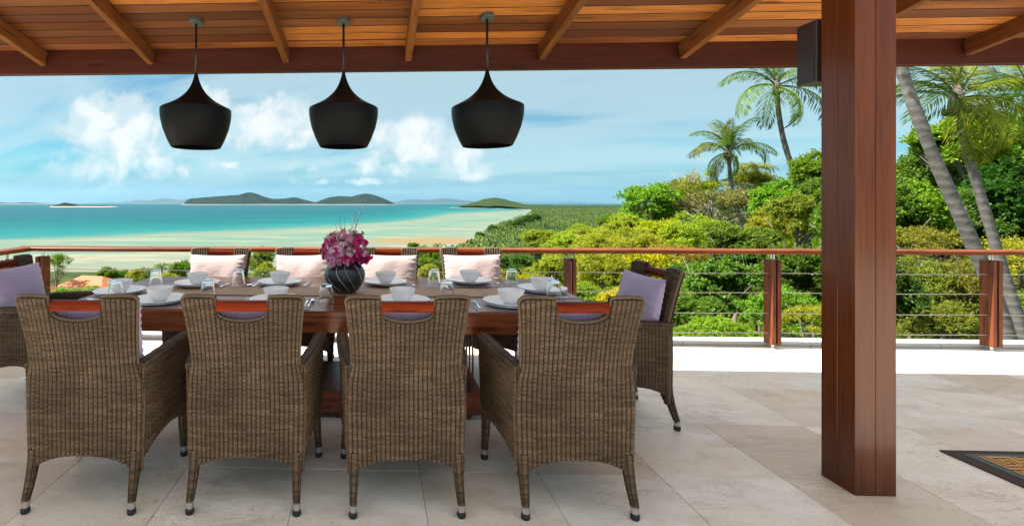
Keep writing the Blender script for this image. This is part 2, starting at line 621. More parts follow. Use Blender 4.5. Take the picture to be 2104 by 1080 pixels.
def woven(name, c1, c2, scale=260.0, rough=.6):
    m, t, b = new_mat(name)
    co = t.node('ShaderNodeTexCoord').outputs['Object']
    ch = t.node('ShaderNodeTexChecker', {'Vector': co, 'Scale': scale})
    f = t.noise(co, 6.0, 4, .6)
    c = t.mix(f, c1, c2)
    c = t.mix(t.m('MULTIPLY', ch.outputs['Fac'], .35), c, tuple(v * .5 for v in c1))
    t.put(b.inputs['Base Color'], c)
    b.inputs['Roughness'].default_value = rough
    t.put(b.inputs['Normal'], t.bump(ch.outputs['Fac'], .3, .002))
    return m


M_RUNNER = woven('runner_weave', (.30, .19, .095), (.42, .275, .15), 150)
M_RUNNER2 = woven('runner_edge', (.12, .075, .045), (.17, .11, .07), 150)
M_MATP = woven('placemat_mauve', (.27, .185, .18), (.36, .26, .25), 300, .5)
M_MATSKY = woven('placemat_sky_sheen', (.24, .225, .25), (.33, .31, .345), 300, .4)  # mauve mats with the reflected sky put into the colour


def leaf_mat(name='leaf', trans=.50, gloss=.22):
    """colour comes from the object; each leaf has its own shade of it"""
    m, t, b = new_mat(name)
    oi = t.node('ShaderNodeObjectInfo')
    geo = t.node('ShaderNodeNewGeometry')
    r = geo.outputs['Random Per Island']
    c = oi.outputs['Color']
    k = t.ramp(r, [(0, (.40, .46, .5)), (.45, (.85, .92, .85)), (.8, (1.2, 1.15, 1.0)), (1, (1.75, 1.45, 1.1))])
    c = t.mix(1.0, c, k, 'MULTIPLY')
    t.put(b.inputs['Base Color'], c)
    b.inputs['Roughness'].default_value = .55
    b.inputs['Specular IOR Level'].default_value = gloss
    tr = t.node('ShaderNodeBsdfTranslucent', {'Color': t.mix(1.0, c, (1.25, 1.2, .55), 'MULTIPLY')})
    mx = t.node('ShaderNodeMixShader', {0: trans, 1: b.outputs[0], 2: tr.outputs[0]})
    out = [n for n in t.n if n.type == 'OUTPUT_MATERIAL'][0]
    t.l.new(mx.outputs[0], out.inputs[0])
    return m


M_LEAF = leaf_mat()
M_BARK = plain('bark', (.15, .125, .10), .85, noise=.4, nscale=6, bump=.5, bscale=12)
M_TWIG = plain('pale_twig', (.27, .235, .20), .85, noise=.3, nscale=5)
M_PALMBARK, _t, _b = new_mat('palm_bark')
_co = _t.node('ShaderNodeTexCoord').outputs['Object']
_sep = _t.node('ShaderNodeSeparateXYZ', {0: _co})
_nz = _t.noise(_co, 2.5, 5, .65)
_ring = _t.m('SINE', _t.m('ADD', _t.m('MULTIPLY', _sep.outputs[2], 34.0), _t.m('MULTIPLY', _nz, 9.0)))
_c = _t.ramp(_nz, [(.25, (.07, .065, .06)), (.5, (.125, .118, .112)), (.75, (.19, .182, .175))])
_c = _t.mix(_t.m('MULTIPLY', _t.smooth(_ring, .2, .98), .30), _c, _t.mix(1.0, _c, (.5, .48, .46), 'MULTIPLY'))
_t.put(_b.inputs['Base Color'], _c)
_b.inputs['Roughness'].default_value = .85
_t.put(_b.inputs['Normal'], _t.bump(_t.m('ADD', _t.m('MULTIPLY', _ring, .4), _nz), .35, .015))

# ------------------------------------------------------------------ terrain and sea
SEA = -60.0


def sstep(a, b, x):
    q = np.clip((x - a) / (b - a), 0, 1)
    return q * q * (3 - 2 * q)


def coast_x(Y):
    return np.interp(Y, [0, 380, 420, 560, 740, 1158, 2000, 2670, 3600, 4700, 5600, 6300, 6900, 7300], [-9000, -9000, -60, 70, 130, 266, 590, 814, 1120, 1450, 1330, 1010, 1300, 9000])


_lumps = [(rng.uniform(-1, 1), rng.uniform(-1, 1), rng.uniform(0, 6.28)) for _ in range(8)]


def wob(X, Y, s):
    r = 0
    for i, (a, b, p) in enumerate(_lumps):
        r = r + np.sin((X * a + Y * b) / s * (1 + i * .6) + p) / (1 + i * .5)
    return r * .25


def ground(X, Y):
    X = np.asarray(X, float)
    Y = np.asarray(Y, float)
    L = np.interp(Y, [-200, 6, 14, 30, 60, 120, 250, 380, 430, 600], [-4, -4.4, -5.2, -8.5, -16, -32, -54, -62.5, -64, -64])
    Rr = np.interp(Y, [-200, 6, 20, 50, 90, 200, 400, 520, 700], [-4, -4.4, -4.6, -5, -6, -18, -48, -60, -64])
    r = X / np.maximum(Y, 10)
    s = sstep(.12, .75, r)
    hill = L * (1 - s) + Rr * s + np.where(Y > 8, wob(X, Y, 14) * .7 * np.clip(2 - Y / 150, 0, 1), 0)
    edge = coast_x(Y)
    plain_z = -63.5 + 5.5 * sstep(-15, 40, X - edge) + 0 * X
    z = np.maximum(hill, plain_z)
    # headland knoll beyond the bay
    z = np.maximum(z, -64 + 118 * np.exp(-((X - 1560) / 310) ** 2 - ((Y - 6450) / 420) ** 2))
    return z


def logspace(a, b, n):
    return np.exp(np.linspace(math.log(a), math.log(b), n))


M_GROUND, _t, _b = new_mat('hill_ground')
_p = _t.node('ShaderNodeNewGeometry').outputs['Position']
_sp = _t.node('ShaderNodeSeparateXYZ', {0: _p})
_n = _t.noise(_p, .35, 6, .65)
_n2 = _t.noise(_p, .02, 6, .6)
_g = _t.mix(_n, (.020, .040, .008), (.050, .075, .016))
_g = _t.mix(_t.smooth(_n2, .45, .6), _g, (.018, .034, .010))
_sand = _t.mix(_t.noise(_t.vmap(_p, (.02, .05, 1)), 1.0, 5, .6), (.25, .22, .155), (.30, .27, .21))
_g = _t.mix(_t.smooth(_sp.outputs[2], -58.3, -58.9), _g, _sand)
_t.put(_b.inputs['Base Color'], _g)
_b.inputs['Roughness'].default_value = .95
_b.inputs['Specular IOR Level'].default_value = .1


def build_terrain():
    ys = np.concatenate([np.linspace(-120, 5, 8), logspace(6, 8000, 190)])
    q = np.linspace(-1, 1, 240)
    xs = np.sinh(q * 8.0) / math.sinh(8.0) * 9000
    X, Y = np.meshgrid(xs, ys)
    Z = ground(X, Y)
    A = np.stack([X, Y, Z], -1)
    nv, nu = X.shape
    i = np.arange(nu - 1)
    j = np.arange(nv - 1)
    I, J = np.meshgrid(i, j)
    k = (J * nu + I).ravel()
    quads = np.stack([k, k + 1, k + nu + 1, k + nu], -1)
    o = np_mesh('hillside_ground', A.reshape(-1, 3), quads, M_GROUND, smooth=True)
    tag(o, kind='structure')


build_terrain()

M_SEA, _t, _b = new_mat('sea_water')
_p = _t.node('ShaderNodeNewGeometry').outputs['Position']
_q = _t.node('ShaderNodeAttribute', attribute_name='offshore').outputs['Fac']
_st = _t.noise(_t.vmap(_p, (.0011, .0042, 1)), 1.0, 6, .6, .8)          # long streaks lying along the shore
_st2 = _t.noise(_t.vmap(_p, (.004, .016, 1)), 1.0, 6, .62, .5)
_qq = _t.m('ADD', _q, _t.m('MULTIPLY', _t.m('SUBTRACT', _st, .5), .30))
_qq = _t.m('ADD', _qq, _t.m('MULTIPLY', _t.m('SUBTRACT', _st2, .5), .10))
_c = _t.ramp(_t.m('MULTIPLY', _qq, .25), [(0, (.26, .235, .165)), (.10, (.205, .225, .165)), (.16, (.130, .225, .170)), (.215, (.180, .225, .165)), (.236, (.085, .195, .160)),
                                          (.254, (.022, .180, .170)), (.33, (.006, .148, .150)), (.48, (.003, .116, .126)), (.75, (.003, .102, .120)), (1, (.010, .098, .130))])
_flat = _t.m('MULTIPLY', _t.smooth(_t.noise(_t.vmap(_p, (.0045, .020, 1), (3, 9, 0)), 1.0, 5, .6, .6), .50, .64), _t.smooth(_q, .95, .75))
_c = _t.mix(_t.m('MULTIPLY', _flat, .8), _c, (.33, .30, .21))
_weed = _t.m('MULTIPLY', _t.smooth(_t.noise(_t.vmap(_p, (.006, .013, 1), (11, 5, 0)), 1.0, 6, .65, .8), .60, .68), _t.smooth(_q, .62, .45))
_c = _t.mix(_t.m('MULTIPLY', _weed, .55), _c, (.20, .14, .05))
_bp = at_z(880, 494, SEA)
_vd = _t.node('ShaderNodeVectorMath', {0: _p, 1: (_bp.x, _bp.y, SEA)}, operation='SUBTRACT').outputs[0]
_vd = _t.vmap(_vd, (1 / 105, 1 / 62, 0))
_vl = _t.node('ShaderNodeVectorMath', {0: _vd}, operation='LENGTH').outputs['Value']
_bar = _t.smooth(_t.m('ADD', _vl, _t.m('MULTIPLY', _t.m('SUBTRACT', _st2, .5), 2.2)), 1.05, .65)
_c = _t.mix(_t.m('MULTIPLY', _bar, .85), _c, (.30, .185, .075))
_rip = _t.smooth(_t.noise(_t.vmap(_p, (.0007, .0042, 1), (4, 1, 0)), 1.0, 8, .70, .5), .46, .62)
_c = _t.mix(_t.m('MULTIPLY', _t.m('MULTIPLY', _rip, .62), _t.smooth(_q, 1.05, 1.3)), _c, (.005, .080, .100))
_c = _t.mix(1.0, _c, (.57, .62, .65), 'MULTIPLY')
_t.put(_b.inputs['Base Color'], _c)
_b.inputs['Roughness'].default_value = .6
_b.inputs['Specular IOR Level'].default_value = .04


def build_sea():
    ys = np.concatenate([np.linspace(-2000, 100, 5), logspace(200, 100000, 270)])
    q = np.linspace(-1, 1, 280)
    xs = np.sinh(q * 7.0) / math.sinh(7.0) * 100000
    X, Y = np.meshgrid(xs, ys)
    bx = [-9000, -3000, -660, -400, -116, 120, 445, 1130, 1500, 6000]
    by = [250, 420, 841, 1040, 1364, 1860, 3070, 4300, 5400, 5400]
    q = Y / np.interp(X, bx, by)
    nv, nu = X.shape
    I, J = np.meshgrid(np.arange(nu - 1), np.arange(nv - 1))
    k = (J * nu + I).ravel()
    quads = np.stack([k, k + 1, k + nu + 1, k + nu], -1)
    A = np.stack([X, Y, np.full_like(X, SEA)], -1)
    o = np_mesh('sea', A.reshape(-1, 3), quads, M_SEA)
    at = o.data.attributes.new('offshore', 'FLOAT', 'POINT')
    at.data.foreach_set('value', np.clip(q, 0, 4).astype(np.float32).ravel())
    tag(o, kind='structure')


build_sea()

# islands and far ranges: real hills with a depth of their own
M_ISLE, _t, _b = new_mat('island_woods')
_p = _t.node('ShaderNodeNewGeometry').outputs['Position']
_sp = _t.node('ShaderNodeSeparateXYZ', {0: _p})
_n = _t.noise(_p, .006, 8, .75)
_c = _t.mix(_t.smooth(_n, .38, .62), (.001, .007, .008), (.013, .027, .015))
_c = _t.mix(_t.smooth(_sp.outputs[2], SEA + 16, SEA + 5), _c, (.46, .41, .32))
_t.put(_b.inputs['Base Color'], _c)
_b.inputs['Roughness'].default_value = .95
_b.inputs['Specular IOR Level'].default_value = .05
_t.put(_b.inputs['Normal'], _t.bump(_n, 1.0, 60))


def island(name, prof, d, half, wobble=.1, seed=1):
    """prof: outline of the ridge as (pixel, pixel); the hill is extended to both sides of it"""
    rr = np.random.default_rng(seed)
    xs = np.array([at_d(px, 419, d).x for px, py in prof])
    y0 = np.array([at_d(px, 419, d).y for px, py in prof])
    hs = np.array([max(0, at_d(px, py, d).z - SEA) for px, py in prof])
    nx, ny = 150, 33
    X = np.linspace(xs[0], xs[-1], nx)
    H = np.interp(X, xs, hs)
    ridge = np.interp(X, xs, y0)
    for _ in range(2):
        H[1:-1] = (H[:-2] + 2 * H[1:-1] + H[2:]) / 4
    ph = rr.uniform(0, 6, 12)
    V = np.linspace(-1, 1, ny)
    G = np.zeros((ny, nx, 3))
    L = xs[-1] - xs[0]
    end = np.clip(np.minimum(X - X[0], X[-1] - X) / (L * .06), 0, 1) ** .5
    for j, v in enumerate(V):
        w = half * end * (1 + .2 * np.sin(X / L * 9 + ph[0]))
        f = (1 - abs(v)) ** .75
        spur = 1 + wobble * f * (1 - f) * 4 * sum(np.sin(X / L * (14 + 9 * k) + v * (2 + k) + ph[k]) / (1 + k * .5) for k in range(6)) * .5
        G[j, :, 0] = X
        G[j, :, 1] = ridge + v * w
        G[j, :, 2] = SEA - 3 + (H + 3) * f * spur
    mb = MB()
    mb.grid(G)
    o = mb.build(name, M_ISLE, smooth=True)
    return tag(o, kind='structure')


island('island', [(377, 420), (383, 414), (395, 409), (410, 406), (430, 404.5), (450, 403), (470, 401.5), (490, 400.5), (503, 396.5), (513, 394.5), (525, 397), (540, 403), (560, 408.5), (585, 408), (605, 404.5), (622, 409),
                  (640, 414), (650, 416), (660, 411), (675, 405.5), (700, 402.5), (722, 404), (740, 399), (752, 397.5), (768, 400), (785, 406), (802, 414), (816, 420)], 19500, 900, .5, 2)
island('island', [(117, 425), (122, 419), (132, 416), (142, 417), (152, 420), (162, 423), (180, 422.2), (200, 421.8), (215, 422), (232, 425)], 7400, 240, .25, 3)
island('island', [(-160, 419), (-60, 416), (0, 416), (30, 417), (55, 415.5), (80, 417), (118, 419)], 27000, 1500, .2, 5)
island('mountain_range', [(180, 419), (262, 414), (285, 410), (300, 413), (322, 409), (345, 407), (368, 412), (400, 407), (440, 404), (470, 410), (520, 415), (560, 419)], 95000, 6000, .4, 7)
island('mountain_range', [(780, 419), (815, 414), (845, 409), (880, 411), (915, 407), (945, 411), (985, 414), (1040, 413), (1100, 416), (1180, 415), (1290, 419)], 93000, 6000, .4, 9)

# ------------------------------------------------------------------ terrace floor
TP = 0.605
TX0, TY0 = 0.835, 2.52
Y_DECK = 4.84
floor_mb = MB()
floor_mb.box(-9, 12, -9, Y_DECK, -.5, -.0205)
floor = tag(floor_mb.build('terrace_floor', M_GROUT), kind='structure')
# rough outside of the terrace where tiles are not seen: one plain sheet at tile height
outer = MB()
tx_a, tx_b = TX0 - 8 * TP, TX0 + 11 * TP
ty_a = TY0 - 2 * TP
outer.box(-9, 12, -9, ty_a - .003, -.020, -.001)
outer.box(-9, tx_a - .003, ty_a, Y_DECK, -.020, -.001)
outer.box(tx_b + .003, 12, ty_a, Y_DECK, -.020, -.001)
tag(outer.build('floor_paving', M_TILE, floor))
tile_cache = {}
for i in range(19):
    for j in range(6):
        y0 = ty_a + j * TP
        y1 = min(y0 + TP, Y_DECK)
        if y1 - y0 < .1:
            continue
        key = round(y1 - y0, 3)
        if key not in tile_cache:
            mb = MB()
            g = .0010
            mb.bevel_box(-TP / 2 + g, TP / 2 - g, -key / 2 + g, key / 2 - g, -.020, 0, .0016)
            o = mb.build('tile', M_TILE, floor)
            tile_cache[key] = o
        else:
            o = tile_cache[key].copy()
            COL.objects.link(o)
        o.location = (tx_a + (i + .5) * TP, (y0 + y1) / 2, rng.normal(0, .0004))
kerb = MB()
Y_KERB = 4.86
for k in range(12):
    kerb.bevel_box(-4.2 + k * 1.2 + .002, -4.2 + (k + 1) * 1.2 - .002, Y_KERB, Y_KERB + .20, -.3, .030, .006)
tag(kerb.build('terrace_kerb', M_WHITE), kind='structure')
w = MB()
w.box(-9, 12, Y_KERB + .02, Y_KERB + .16, -4.8, -.302)
w.box(-9, 12, -9, -8.8, -4.8, -.52)
tag(w.build('terrace_wall', M_WHITE), kind='structure')

# ------------------------------------------------------------------ roof
roof = empty('pavilion_roof', (0, 3.8, 2.4), label='sloping timber roof over the terrace with orange ceiling boards on dark rafters', cat='roof')
RO = Vector((0, 3.8, 2.4))
YF = 3.90                       # inner face of the eaves beam
ZB = 2.438                      # its underside
SL = 0.187
ZC = ZB + .178                  # underside of the boards where they meet the beam


def ceil_z(Y):
    return ZC + SL * (YF - Y)


mb = MB()
mb.bevel_box(-5.7, 6.6, YF, YF + .055, ZB, ZC + .03, .004, M=Matrix.Translation(-RO))
mb.build('fascia_beam', M_BEAM, roof)
sl_ang = -math.atan(SL)
raf_x = [-4.55, -3.62, (75 - 770) * 3.9 / 1000, (305 - 770) * 3.9 / 1000, (588 - 770) * 3.9 / 1000, (838 - 770) * 3.9 / 1000, (1105 - 770) * 3.9 / 1000, (1383 - 770) * 3.9 / 1000, 3.42, (1925 - 770) * 3.9 / 1000, 5.5]
raf_len = 2.2
mb = MB()
mb.bevel_box(-.026, .026, -raf_len, 0, -.118, -.001, .004)
r0 = mb.build('rafter', M_RAFTER, roof)
for i, x in enumerate(raf_x):
    o = r0 if i == 0 else r0.copy()
    if i:
        COL.objects.link(o)
    o.location = Vector((x, YF - .002, ceil_z(YF))) - RO
    o.rotation_euler = (sl_ang, 0, 0)
# boards: one length per bay
bp = .102
M_EDGE = plain('shaded_board_edge', (.022, .009, .004), .8)  # board sides painted dark so the joints look shadowed
edges = [-5.68] + raf_x + [6.58]
for bi in range(len(edges) - 1):
    xa, xb = edges[bi], edges[bi + 1]
    mb = MB()
    mb.bevel_box(-(xb - xa) / 2 + .001, (xb - xa) / 2 - .001, -bp / 2 + .0050, bp / 2 - .0050, 0, .020, .0010)
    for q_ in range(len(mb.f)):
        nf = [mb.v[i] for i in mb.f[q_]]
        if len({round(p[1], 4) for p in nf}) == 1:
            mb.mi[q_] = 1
    first = None
    for k in range(16):
        yy = YF - .03 - (k + .5) * bp * math.cos(sl_ang)
        if first is None:
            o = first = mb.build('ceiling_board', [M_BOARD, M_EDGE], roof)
        else:
            o = first.copy()
            COL.objects.link(o)
        o.location = Vector(((xa + xb) / 2, yy, ceil_z(yy) + rng.normal(0, .0008))) - RO
        o.rotation_euler = (sl_ang + rng.normal(0, .004), 0, 0)
# the roof covering above, with the boards further in
mb = MB()
ye = YF - .03 - 16 * bp * math.cos(sl_ang)
y_in = 1.75  # back edge out of view, cut short to let light under the roof
V = []
for (y, dz) in ((y_in, .0), (ye, .0), (ye, .022), (YF + .09, .022), (YF + .09, .12), (y_in, .12)):
    z = ceil_z(y) + dz
    V += [(-5.7, y, z), (6.6, y, z)]
V = [Vector(v) - RO for v in V]
mb.add(V, [(0, 1, 3, 2), (2, 3, 5, 4), (4, 5, 7, 6), (6, 7, 9, 8), (8, 9, 11, 10), (10, 11, 1, 0), (0, 2, 4, 6, 8, 10), (11, 9, 7, 5, 3, 1)])
mb.build('roof_deck', M_BOARD, roof)

# ------------------------------------------------------------------ the big post
pfl, pfr = at_z(1757, 1018, 0), at_z(1841, 1019, 0)
pbl = at_z(1688, 975, 0)
PX0, PX1 = (pfl.x + pbl.x) / 2, pfr.x
PY0, PY1 = (pfl.y + pfr.y) / 2, pbl.y
pw, pdp = PX1 - PX0, PY1 - PY0
post = empty('wooden_post', ((PX0 + PX1) / 2, (PY0 + PY1) / 2, 0), label='tall reddish brown square wooden post holding up the roof', cat='post')
gap = .0022
htop = ceil_z(PY0) + .01
for ix in (0, 1):
    for iy in (0, 1):
        mb = MB()
        xa, xb = (-pw / 2, -gap / 2) if ix == 0 else (gap / 2, pw / 2)
        ya, yb = (-pdp / 2, -gap / 2) if iy == 0 else (gap / 2, pdp / 2)
        mb.bevel_box(xa, xb, ya, yb, 0, htop, .0016)
        mb.build('timber', M_POST, post)
mb = MB()
mb.box(-pw / 2 + .006, pw / 2 - .006, -pdp / 2 + .006, pdp / 2 - .006, .002, htop - .01)
mb.build('core', M_BLACK, post)

# box fixture on the back of the post
bx = MB()
fx0 = at_y(1677, 168, PY1 + .02).x
_dn = (Vector((fx0, PY1 + .02, 0))).dot(CF)
fz0 = CH + (PY - 168) / FPX * _dn
fz1 = CH + (PY - 40) / FPX * _dn
fix = empty('box_fixture', (fx0, PY1 + .002, fz0), label='dark box fixture mounted high on the back of the big wooden post', cat='light fixture')
bx.bevel_box(0, .26, .018, .135, 0, fz1 - fz0, .004)
bx.build('housing', M_BOX, fix)
bx = MB()
bx.box(.04, .22, 0, .017, .04, fz1 - fz0 - .04)
bx.build('back_plate', M_BLACK, fix)
bx = MB()
bx.bevel_box(-.003, -.0002, .03, .123, .012, fz1 - fz0 - .012, .001)
bx.build('side_panel', M_BOX, fix)

# ------------------------------------------------------------------ railing
Y_R = 4.80
X_C = at_y(60, 503, Y_R).x
rail = empty('terrace_railing', (0, Y_R, 0), label='wooden terrace railing with steel cables along the terrace edge', cat='railing')
ZR = .945
mb = MB()


def rail_section():
    pts = []
    w2, h = .068, .048
    for k in range(9):
        a = math.pi * k / 8
        pts.append((-w2 * math.cos(a), (ZR - .016) + .016 * math.sin(a)))
    pts += [(w2, ZR - h + .006), (w2 - .006, ZR - h), (-w2 + .006, ZR - h), (-w2, ZR - h + .006)]
    return pts


sec = rail_section()
n = len(sec)
xs = np.linspace(X_C - .068, 9.0, 24)
A = np.array([[(x, -0 + s[0] * 1 + .0, s[1] + .0012 * math.sin(x * 3.1)) for s in sec] for x in xs])
mb.grid(A, close_u=True)
mb.add([Vector(p) for p in A[0]], [tuple(range(n))])
o = mb.build('handrail', M_RAIL, rail)
shade_smooth_by_angle(o, 30)
mb = MB()
ys = np.linspace(-.069, -6.0, 10)
A = np.array([[(X_C + s[0] * 1.0, y, s[1]) for s in sec] for y in ys])
mb.grid(A, close_u=True, flip=True)
o = mb.build('handrail', M_RAILY, rail)
shade_smooth_by_angle(o, 30)


def rail_post(x, y, rz=0):
    p = empty('rail_post', (x, y - Y_R, 0), rz)
    p.parent = rail
    for s in (-1, 1):
        q = MB()
        q.bevel_box(s * .026 - .017, s * .026 + .017, -.055, .055, .040, .8425, .003)
        q.build('post_board', M_RPOST, p)
    q = MB()
    q.box(-.006, .006, -.030, .030, .045, .815)
    q.build('core_plate', M_STEEL, p)
    q = MB()
    q.tube([(0, 0, .001), (0, 0, .043)], .016, 10)
    q.tube([(0, 0, .001), (0, 0, .007)], .034, 12)
    q.build('foot_bolt', M_STEEL, p)
    q = MB()
    q.tube([(-.012, 0, .815), (-.012, 0, ZR - .046)], .007, 8)
    q.tube([(.012, 0, .815), (.012, 0, ZR - .046)], .007, 8)
    q.build('top_bolt', M_STEEL, p)
    q = MB()
    for z in (.716, .531, .336, .150):
        q.tube([(-.0465, -.02, z), (-.0425, -.02, z)], .007, 8)
        q.tube([(.0425, -.02, z), (.0465, -.02, z)], .007, 8)
    tag(q.build('cable_ferrule', M_BLACK, p), kind='stuff')
    return p


X_PL = at_y(88, 560, Y_R).x
post_x = [at_y(2036, 600, Y_R).x, at_y(1587, 600, Y_R).x, at_y(1171, 580, Y_R).x]
stp = post_x[1] - post_x[2]
post_x += [post_x[2] - stp * .96, X_PL, post_x[0] + stp]
for x in post_x:
    rail_post(x, Y_R)
rail_post(X_C, Y_R - .30, R(90))
rail_post(X_C, Y_R - 2.1, R(90))
for z in (.716, .531, .336, .150):
    q = MB()
    pts = []
    allx = sorted(post_x)
    for a, b in zip(allx[:-1], allx[1:]):
        for k in range(6):
            f = k / 6
            pts.append((a + (b - a) * f, -.02, z - .006 * math.sin(math.pi * f)))
    pts.append((allx[-1] + .5, -.02, z))
    pts = [(X_C - .0, -.02, z)] + pts
    q.tube(pts, .0042, 6)
    q.build('cable', M_CABLE, rail, smooth=True)
    q = MB()
    q.tube([(X_C, -.02, z), (X_C, -1.2, z - .008), (X_C, -2.1, z), (X_C, -5, z)], .0042, 6)
    q.build('cable', M_CABLE, rail, smooth=True)

# ------------------------------------------------------------------ pendant lamps
lamp_px = [(403, 36, 397, 154, 305, 'leftmost of the three black pendant lamps, hung nearest the left island'),
           (706, 36, 705, 152, 300, 'middle one of the three black pendant lamps, hung above the flower vase'),
           (1001, 26, 1004, 147, 296, 'rightmost of the three black pendant lamps, hung nearest the big post')]
lamp0 = None
for cx, cy, ax, ay, by, lab in lamp_px:
    # where the sight line of the ceiling plate meets the ceiling
    k = (PY - cy - 6) / FPX
    dirv = CF + CR * ((cx - PX) / FPX)
    d = (ZC + SL * YF - CH) / (k + SL * dirv.y)
    P = at_d(cx, cy, d)
    P.z = ceil_z(P.y)
    zap = CH + (PY - ay) / FPX * d
    zrim = CH + (PY - by - 1) / FPX * d
    if lamp0 is None:
        H = zap - (CH + (PY - 303) / FPX * d)
        Rm = .0705 * d
        root = empty('pendant_lamp', (P.x, P.y, zap), label=lab, cat='pendant lamp', group='black pendant lamps over the table')
        prof = []
        hs = .47 * H
        for i in range(21):          # trumpet shaped neck
            f = i / 20
            r = Rm * float(np.interp(f, [0, .12, .33, .54, .76, .9, .97, 1], [.05, .075, .15, .28, .52, .76, .90, .965]))
            prof.append((r, -hs * f))
        for _ in range(2):
            prof = [prof[0]] + [((prof[i - 1][0] + 2 * prof[i][0] + prof[i + 1][0]) / 4, prof[i][1]) for i in range(1, 20)] + [prof[20]]
        prof.append((Rm * .995, -hs - .006))
        for i in range(1, 15):       # bowl
            f = i / 14
            r = Rm * float(np.interp(f, [0, .1, .25, .5, .75, .9, 1], [1, 1, .985, .925, .825, .75, .69]))
            prof.append((r, -hs - .010 - (H - hs - .010) * f))
        rb = prof[-1][0]
        inner = [(rb - .004, -H - .002), (rb - .008, -H)] + [(max(.008, r - .009), z - .002) for r, z in prof[::-1][1:]]
        mb = MB()
        mb.lathe(prof + inner, 56)
        sh = mb.build('lamp_shade', M_LAMP, root)
        shade_smooth_by_angle(sh, 45)
        mb = MB()
        mb.lathe([(.0005, .012), (.012, .010), (.013, -.012), (.010, -.012)], 12)
        mb.build('shade_cap', M_BLACK, root, smooth=True)
        mb = MB()
        mb.lathe([(.0005, -.10), (.016, -.10), (.017, -.17), (.030, -.21), (.033, -.235), (.022, -.265), (.0005, -.272)], 16)
        mb.build('bulb', plain('bulb_glass', (.55, .54, .50), .2), root, smooth=True)
        lamp0 = root
        cord_top = P.z - zap
        mb = MB()
        mb.tube([(0, 0, 0), (0, 0, cord_top - .02)], .0085, 8)
        mb.build('cord', M_BLACK, root, smooth=True)
        mb = MB()
        mb.lathe([(.0005, -.028), (.044, -.028), (.048, -.024), (.048, .006), (.0005, .006)], 28)
        cn = mb.build('ceiling_plate', M_CANOPY, root)
        shade_smooth_by_angle(cn)
        cn.location = (0, 0, cord_top)
        cn.rotation_euler = (sl_ang, 0, 0)
    else:
        root = copy_tree(lamp0)
        root.location = (P.x, P.y, zap)
        root['label'] = lab
        ct = P.z - zap
        for c in kids(root):
            if c.name.startswith('cord'):
                c.scale = (1, 1, (ct - .02) / (cord_top - .02))
            if c.name.startswith('ceiling_plate'):
                c.location = (0, 0, ct)

# ------------------------------------------------------------------ rattan armchair
RIB, ROW = .021, .0095


def weave_h(u, v):
    su = np.abs(np.sin(np.pi * u))
    sv = np.abs(np.sin(np.pi * v))
    par = np.cos(np.pi * (np.floor(u) + np.floor(v)))
    return .0090 * su ** .8 + .0012 * sv * su + .0010 * par * su


def woven_panel(mb, Pf, nu, nv, uu, vv, th, inner=True):
    """Pf(S,T)->(nv,nu,3) mid surface for arrays S,T in 0..1; uu, vv: weave coordinates on the same grid"""
    S, T = np.meshgrid(np.linspace(0, 1, nu), np.linspace(0, 1, nv))
    P = Pf(S, T)
    du = np.gradient(P, axis=1)
    dv = np.gradient(P, axis=0)
    N = np.cross(du, dv)
    N /= np.linalg.norm(N, axis=-1, keepdims=True) + 1e-12
    U, V = uu(S, T, P), vv(S, T, P)
    uv = np.stack([U, V], -1)
    h = weave_h(U, V)[..., None]
    Ao = P + N * (th / 2 + h - .004)
    Ai = P - N * (th / 2 + h - .004)
    mb.grid(Ao, uv=uv)
    mb.grid(Ai, uv=uv, flip=True)
    # edges
    for o_, i_, u_, fl in ((Ao[0], Ai[0], uv[0], True), (Ao[-1], Ai[-1], uv[-1], False)):
        mb.grid(np.stack([o_, i_]), uv=np.stack([u_, u_ + [0, .5]]), flip=fl)
    for o_, i_, u_, fl in ((Ao[:, 0], Ai[:, 0], uv[:, 0], False), (Ao[:, -1], Ai[:, -1], uv[:, -1], True)):
        mb.grid(np.stack([o_, i_]), uv=np.stack([u_, u_ + [.5, 0]]), flip=fl)


def uv_tube(mb, pts, rad, n=10, sx=1.0, sy=1.0, rib=None):
    """woven tube; strands wrap round it. sx, sy squash the section (sideways, along)"""
    pts = [Vector(p) for p in pts]
    if not hasattr(rad, '__len__'):
        rad = [rad] * len(pts)
    L = 0
    rows, uvs = [], []
    for i, p in enumerate(pts):
        if i:
            L += (p - pts[i - 1]).length
        tdir = (pts[min(i + 1, len(pts) - 1)] - pts[max(i - 1, 0)]).normalized()
        a = Vector((1, 0, 0))
        a = (a - tdir * a.dot(tdir)).normalized()
        b = tdir.cross(a)
        row, ur = [], []
        for k in range(n + 1):
            an = 2 * math.pi * k / n
            ca, sa = math.cos(an), math.sin(an)
            # rounded square
            q = (abs(ca) ** 4 + abs(sa) ** 4) ** -.25
            r = rad[i] * q
            hh = (.0022 * abs(math.sin(math.pi * L / rib)) if rib else 0)
            row.append(p + a * ca * (r * sx + hh) + b * sa * (r * sy + hh))
            ur.append((k / n * 6, L / ROW))
        rows.append([tuple(v) for v in row])
        uvs.append(ur)
    mb.grid(np.array(rows), uv=np.array(uvs))
    for e in (0, -1):
        c = len(mb.v)
        mb.add(rows[e][:-1], [tuple(range(n)) if e == -1 else tuple(range(n))[::-1]], uvs=uvs[e][:-1])


def back_y(z):
    z = np.asarray(z, float)
    return -.254 - .071 * np.clip((z - .58) / .385, 0, 1.2) ** 1.35


